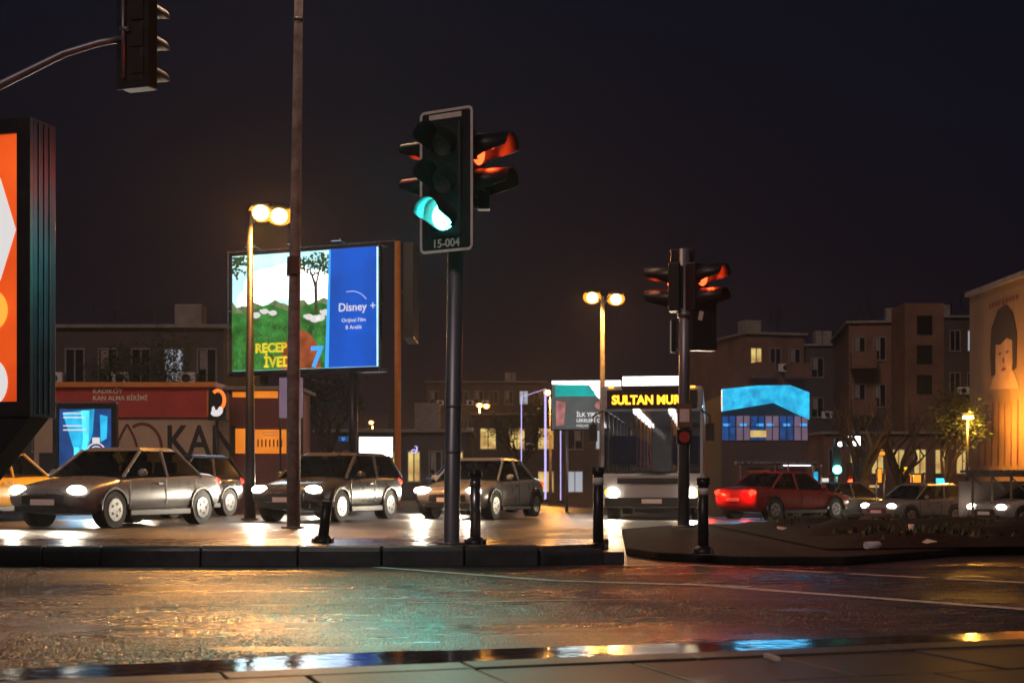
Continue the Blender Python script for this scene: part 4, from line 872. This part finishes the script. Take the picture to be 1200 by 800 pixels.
# ------------------------------------------------------------ VEHICLES
def car(paint, x, y, rz, label, style='sedan', lit='head', gz=None, bright=1.0):
    gz = ground(x, y) if gz is None else gz
    t = thing('parked_car' if lit == 'off' else 'car', label, 'car', (x, y, gz), rz, group='cars waiting in traffic')
    hb = style == 'hatch'; van = style == 'van'
    Lh = 2.2 if not hb else 1.98; W_ = .88; top = 1.45 if not van else 1.85
    st = [(-Lh, .48, .62, .74), (-Lh + .08, .30, .70, .82), (-Lh + .35, .22, .78, .86), (-Lh + .9, .2, .86, .88), (-Lh + 1.35, .2, .93, .88), (0, .2, .95, .88), (Lh - 1.3, .2, .98, .88), (Lh - .5, .22, 1.0 if not hb else .98, .87), (Lh - .12, .28, .97, .83), (Lh, .45, .86, .76)]
    vs = []; fs = []; n = 12
    for (yy, zb_, zt_, w_) in st:
        half = [(w_ * .8, zb_), (w_ * .97, zb_ + .1), (w_ * 1.0, zb_ + .28 if zb_ + .28 < zt_ - .1 else (zb_ + zt_) / 2), (w_ * .97, zt_ - .09), (w_ * .86, zt_ - .01), (w_ * .4, zt_ + .02)]
        ring_ = half + [(-a, b_) for a, b_ in half[::-1]]
        vs += [(a, yy, b_) for a, b_ in ring_]
    for i in range(len(st) - 1):
        for k in range(n): fs.append((i * n + k, i * n + (k + 1) % n, (i + 1) * n + (k + 1) % n, (i + 1) * n + k))
    fs.append(tuple(range(n))[::-1]); fs.append(tuple((len(st) - 1) * n + k for k in range(n)))
    b = MB().m(paint); b.raw(vs, [f[::-1] for f in fs], smooth=True); b.build('body', t, sub=1)
    y0 = -Lh + 1.15; y3 = Lh - (.75 if not hb else .12); y1 = y0 + .75; y2 = y3 - (.65 if not hb else .35)
    if van: y1 = y0 + .5; y2 = y3 + .45 - .1; y3 = Lh - .05
    def gh(w0, w1, zz0, zz1, ya, yb, yc, yd): return [(-w0, ya, zz0), (w0, ya, zz0), (w0, yd, zz0), (-w0, yd, zz0), (-w1, yb, zz1), (w1, yb, zz1), (w1, yc, zz1), (-w1, yc, zz1)]
    FB = [(0, 1, 5, 4), (1, 2, 6, 5), (2, 3, 7, 6), (3, 0, 4, 7), (4, 5, 6, 7)]
    b = mb('cabglass'); b.raw(gh(.80, .62, .9, top - .05, y0, y1, y2, y3), FB); b.build('windows', t, bevel=.04)
    for yy in (y1 + .35, y1 + 1.15):
        for s_ in (-.38, .38): mb('black').box((s_, yy, 1.02), (.46, .12, .34), rx=R(-8)).box((s_, yy + .02, 1.26), (.24, .09, .16)).build('seat', t, bevel=.03)
    mb('black').box((0, y0 + .42, .97), (1.36, .34, .08)).tube([(.38 + .17 * math.cos(R(30 * k)), y0 + .66, 1.03 + .17 * math.sin(R(30 * k))) for k in range(13)], .014, 5).build('dashboard', t)
    b = MB().m(paint); b.raw([(-.63, y1 - .06, top - .07), (.63, y1 - .06, top - .07), (.63, y2 + .06, top - .07), (-.63, y2 + .06, top - .07), (-.54, y1 + .1, top), (.54, y1 + .1, top), (.54, y2 - .1, top), (-.54, y2 - .1, top)], FB, smooth=False)
    for s_ in (-1, 1):
        for a, c in (((.80, y0, .9), (.635, y1, top - .05)), ((.80, y3, .9), (.635, y2, top - .05)), ((.80, (y0 + y3) / 2 + .1, .9), (.64, (y1 + y2) / 2 + .05, top - .05))):
            b.tube([(a[0] * s_, a[1], a[2]), (c[0] * s_, c[1], c[2])], .035, 6)
    b.build('roof', t, bevel=.03)
    for sx_ in (-1, 1):
        for wy in (-Lh + .82, Lh - .85):
            b = mb('tyre'); b.tube([(sx_ * .62, wy, .32), (sx_ * .885, wy, .32)], .32, 20); wo = b.build('wheel', t)
            b = mb('alloy'); b.tube([(sx_ * .86, wy, .32), (sx_ * .895, wy, .32)], .2, 16); b.m('black'); [b.box((sx_ * .897, wy + .11 * math.cos(k * 1.2566), .32 + .11 * math.sin(k * 1.2566)), (.006, .05, .05)) for k in range(5)]; b.build('rim', wo)
            b = mb('black'); 
            for k in range(12):
                a0, a1 = math.pi * k / 12, math.pi * (k + 1) / 12
                b.tube([(sx_ * .872, wy + .38 * math.cos(a0), .32 + .38 * math.sin(a0)), (sx_ * .872, wy + .38 * math.cos(a1), .32 + .38 * math.sin(a1))], .03, 5)
            b.build('wheel_arch', t)
        b = mb('e_head' if lit == 'head' else 'lensoff'); b.ball((sx_ * .62, -Lh + .10, .66), .115, 14, 8, (1.6, .9, .8)); b.build('headlight', t)
        b = mb('e_tail'); b.ball((sx_ * .66, Lh - .10, .82), .1, 10, 6, (1.5, .9, .9)); b.build('tail_light', t)
        b = MB().m(paint); b.ball((sx_ * .97, y0 + .35, .98), .1, 10, 6, (1, .6, .7)); b.m('black').tube([(sx_ * .84, y0 + .38, .93), (sx_ * .95, y0 + .36, .96)], .02, 6); b.build('wing_mirror', t)
        if lit == 'head': light('headlight_beam', 'SPOT', (sx_ * .6, -Lh - .06, .64), 260 * bright, (1, .86, .66), t, .06, (R(-84), 0, 0), 110, .9)
        b = mb('black'); b.box((sx_ * .895, y0 + 1.0, .78), (.02, .14, .03)); b.build('door_handle', t)
    for s_ in (-1, 1):
        b = mb('black'); b.box((s_ * .855, 0, .26), (.07, 2 * Lh - 2.5, .12)); b.build('sill', t, bevel=.02)
        b = mb('black')
        for yy in (y0 + .12, y0 + 1.22, y0 + 2.2): b.box((s_ * .876, yy, .62), (.008, .014, .5))
        b.build('door_seam', t)
    b = mb('black'); b.box((0, -Lh - .0, .50), (.9, .04, .16)); b.box((0, -Lh + .0, .34), (1.2, .06, .1)); b.m('chrome').box((0, -Lh - .015, .6), (.8, .02, .015)); b.build('grille', t, bevel=.01)
    b = mb('white'); b.box((0, -Lh - .03, .46), (.5, .012, .1)); b.build('number_plate', t)
    b = mb('white'); b.box((0, Lh + .02, .62), (.5, .012, .1)); b.build('number_plate', t)
    if lit == 'tail':
        for sx_ in (-1, 1): light('tail_glow', 'POINT', (sx_ * .66, Lh + .18, .8), 28, (1, .04, .015), t, .05)
        b = mb('e_tail'); b.box((0, y3 - .0, .98), (.4, .03, .03)); b.build('brake_light', t)
    return t
hd_ = R(-21)     # cars heading towards lower left
car(M['p_silver'], -7.3, 26.6, hd_ , 'grey saloon with headlights on, front of the near queue at left', 'sedan')
car(M['p_darkgrey'], -3.9, 30.6, hd_, 'dark grey hatchback with headlights on, second in the near queue', 'hatch')
car(M['p_whitecar'], -.7, 34.6, hd_, 'pale grey saloon with headlights on, third in the near queue, left of the bus', 'sedan')
car(M['p_yellow'], -11.3, 29.8, hd_, 'yellow taxi-coloured saloon with headlights on, cut by the lightbox stand', 'sedan')
car(M['p_blackcar'], -8.0, 33.4, hd_, 'black hatchback with headlights on in the far lane, below the KAN lettering', 'hatch')
car(M['p_silver'], -4.6, 37.2, hd_, 'grey hatchback with headlights on in the far lane, below the white shop sign', 'hatch')
car(M['p_blue'], -1.2, 41.0, hd_, 'dark blue saloon with headlights on, last in the far lane', 'sedan')
car(M['p_whitecar'], 17.2, 55.0 - 8, R(-62), 'pale grey car with headlights on below the pergola at right', 'sedan')
car(M['p_silver'], 14.6, 51.5, R(-58), 'grey car with headlights on beneath the leafy tree at right', 'hatch')
car(M['p_darkgrey'], 12.2, 52.5, R(124), 'dark grey car with red tail lights in front of the bare trees', 'sedan', 'tail')
car(M['p_red'], 8.2, 43.0, R(128), 'red saloon with tail lights on, in front of the bus shelter', 'sedan', 'tail')

# bus waiting at the stop line
BX, BY = 4.1, 35.0
bus = thing('bus', 'grey city bus with amber destination display waiting behind the farther traffic light', 'bus', (BX - .66, BY, ground(BX, BY + 5)), R(-8))
Lb, Wh, Ht = 12.0, 1.25, 3.35
P_ = 'p_busgrey'
b = mb(P_)
b.box((0, Lb / 2, .78), (2.5, Lb, .85)); b.build('lower_body', bus, bevel=.06)
b = mb(P_); b.box((0, Lb / 2 + .02, 3.08), (2.5, Lb, .56)); b.m('concrete').box((0, Lb * .4, 3.45), (1.7, 3.0, .22)); b.build('roof', bus, bevel=.08)
for sx_ in (-1, 1):
    for q in range(8): mb(P_).box((sx_ * 1.215, .12 + q * (Lb - .3) / 7, 2.0), (.07, .12 if q else .16, 1.62)).build('pillar', bus)
b = mb(P_); b.box((0, Lb - .05, 2.0), (2.3, .08, 1.62)); b.build('rear_panel', bus)
for sx_ in (-1, 1):
    for q in range(7):
        b = mb('glass'); b.box((sx_ * 1.222, .12 + (q + .5) * (Lb - .3) / 7, 2.0), (.02, (Lb - .3) / 7 - .13, 1.58)); b.build('window', bus)
b = mb('busglass'); K = 10; vv = []
for k in range(K + 1):
    x_ = -1.19 + 2.38 * k / K; c_ = .12 * (x_ / 1.19) ** 2
    vv += [(x_, .0 + c_, 1.16), (x_, .07 + c_, 2.74)]
b.raw(vv, [(2 * k, 2 * k + 2, 2 * k + 3, 2 * k + 1) for k in range(K)], smooth=True); b.m('black').tube([(0, -.01, 1.16), (0, .06, 2.74)], .012, 6); b.build('windscreen', bus)
b = mb('black'); b.box((0, -.02, 3.02), (2.2, .05, .46)); b.m('e_amber').text('SULTAN MUR', .30, -.98, 2.91, -.055, 'LEFT', bold=.012, sx=.92); b.build('destination_display', bus)
b = mb('black'); b.box((0, -.03, 3.47), (1.5, .1, .30)); b.m('e_white').box((0, -.09, 3.47), (1.42, .02, .22)); b.build('route_light_box', bus)
for sx_ in (-1, 1):
    b = mb('e_head'); b.ball((sx_ * .95, -.01, .72), .125, 14, 8, (1.2, .5, 1)); b.build('headlight', bus)
    b = mb('e_turn'); b.ball((sx_ * 1.12, 0, .74), .06, 8, 6, (.8, .6, 1.3)); b.build('indicator', bus)
    light('headlight_beam', 'SPOT', (sx_ * .95, -.14, .72), 420, (1, .82, .55), bus, .08, (R(-84), 0, 0), 120, .9)
    b = mb('black'); b.tube([(sx_ * 1.2, 0, 2.75), (sx_ * 1.42, -.28, 2.6), (sx_ * 1.42, -.3, 2.4)], .025, 8); b.box((sx_ * 1.42, -.3, 2.2), (.2, .08, .42)); b.build('mirror', bus)
    b = mb('e_turn'); b.box((sx_ * 1.0, -.0, 3.33), (.12, .06, .04)); b.build('marker_light', bus)
    for wy in (2.6, 9.0):
        b = mb('tyre'); b.tube([(sx_ * .95, wy, .48), (sx_ * 1.262, wy, .48)], .48, 22); wo = b.build('wheel', bus); b = mb('alloy'); b.tube([(sx_ * 1.24, wy, .48), (sx_ * 1.275, wy, .48)], .27, 16); b.build('rim', wo)
b = mb('black'); b.box((0, -.02, .5), (2.3, .08, .22)); b.box((0, -.015, 1.02), (1.7, .06, .14)); b.m('white').box((0, -.07, .52), (.5, .012, .11)); b.build('bumper', bus, bevel=.02)
b = mb('black'); b.tube([(.1, .02, 1.2), (.75, .02, 1.3)], .012, 5); b.tube([(-.9, .02, 1.2), (-.25, .02, 1.3)], .012, 5); b.build('wiper', bus)
b = mb('concrete'); b.box((0, Lb / 2, 1.23), (2.3, Lb - .4, .05)); b.build('floor', bus)
for r_ in range(9):
    for s_ in (-.8, .8):
        b = mb('p_blue'); b.box((s_, 2.0 + r_ * 1.05, 1.5), (.7, .42, .1)); b.box((s_, 2.2 + r_ * 1.05, 1.85), (.7, .09, .7)); b.build('passenger_seat', bus)
for s_ in (-.45, .45):
    b = mb('e_int'); b.box((s_, Lb / 2, 2.76), (.14, Lb - 2.2, .04)); b.build('ceiling_light', bus)
    b = mb('ysteel' if 'ysteel' in M else 'orangep')
    for q in range(5): b.tube([(s_ * 1.0, 1.6 + q * 2.1, 1.25), (s_ * 1.0, 1.6 + q * 2.1, 2.75)], .018, 6)
    b.build('grab_poles', bus)

# ------------------------------------------------------------ SMALL THINGS
def litter(name, label, px, py, m_, kind):
    d = (CAMZ - .2) * F / (py - HOR); b = mb(m_); x = PX(px, d)
    if kind == 0: b.tube([(0, 0, .035), (.16, .03, .035), (.2, .04, .035)], [.033, .033, .012], 10)
    elif kind == 1: b.raw([(-.06, -.04, .01), (.05, -.05, .03), (.07, .05, .005), (.0, .06, .05), (-.07, .03, .02)], [(0, 1, 3), (1, 2, 3), (0, 3, 4)])
    else: b.tube([(0, 0, 0), (0, 0, .1)], [.026, .036], 10)
    tag(b.build(name, loc=(x, d, .2 + .02), rz=random.uniform(0, 3)), label, 'litter')
litter('crumpled_paper', 'pale crumpled paper lying on the dark verge, leftmost scrap', 916, 623, 'white', 1)
litter('plastic_bottle', 'small plastic bottle lying on the verge right of the crumpled paper', 1015, 646, 'white', 0)
litter('paper_cup', 'brown paper cup standing on the verge beneath the bare trees', 1068, 626, 'creamt', 2)
litter('leaf_scrap', 'small pale scrap on the verge, rightmost piece of litter', 1090, 640, 'creamt', 1)
tw = mb('creamt'); tw.box((0, 0, .012), (.02, .12, .015), rz=.2); tag(tw.build('cigarette_butt', loc=(PX(913, 5.3), 5.45, .12)), 'small pale stick lying on the near kerb stones', 'litter')
# short posts on the far kerb near the bare trees
for k, (px_, d_) in enumerate(((962, 50), (1027, 52), (1036, 52), (1069, 53), (1083, 53))):
    x = PX(px_, d_); t = tag(mb('chrome').tube([(0, 0, 0), (0, 0, 1.9)], .035, 8).tube([(0, 0, 1.9), (0, 0, 1.94)], .05, 8).build('sign_post', loc=(x, d_, ground(x, d_))), ['thin steel post right of the bus shelter', 'left of two close steel posts before the bare trees', 'right of two close steel posts before the bare trees', 'thin steel post between the slim bare tree and leafy tree', 'rightmost thin steel post, before the leafy tree'][k], 'post', 'thin steel posts on the far pavement')

hm = bpy.data.materials.new('halo_haze'); hm.use_nodes = True; ht = hm.node_tree; ht.nodes.remove(ht.nodes['Principled BSDF'])
hv = ht.nodes.new('ShaderNodeVolumePrincipled'); hv.inputs['Density'].default_value = .00030; hv.inputs['Anisotropy'].default_value = .78; hv.inputs['Color'].default_value = (.9, .88, .9, 1)
ht.links.new(hv.outputs[0], ht.nodes['Material Output'].inputs['Volume'])
hz_ = mb(hm); hz_.box((0, 270, 7.8), (504, 666, 23.0)); hz_o = hz_.build('haze'); hz_o['kind'] = 'stuff'; hz_o['label'] = 'thin haze added for lamp halos and warm glow'  # volume put in for halos round lamps and a warm middle distance
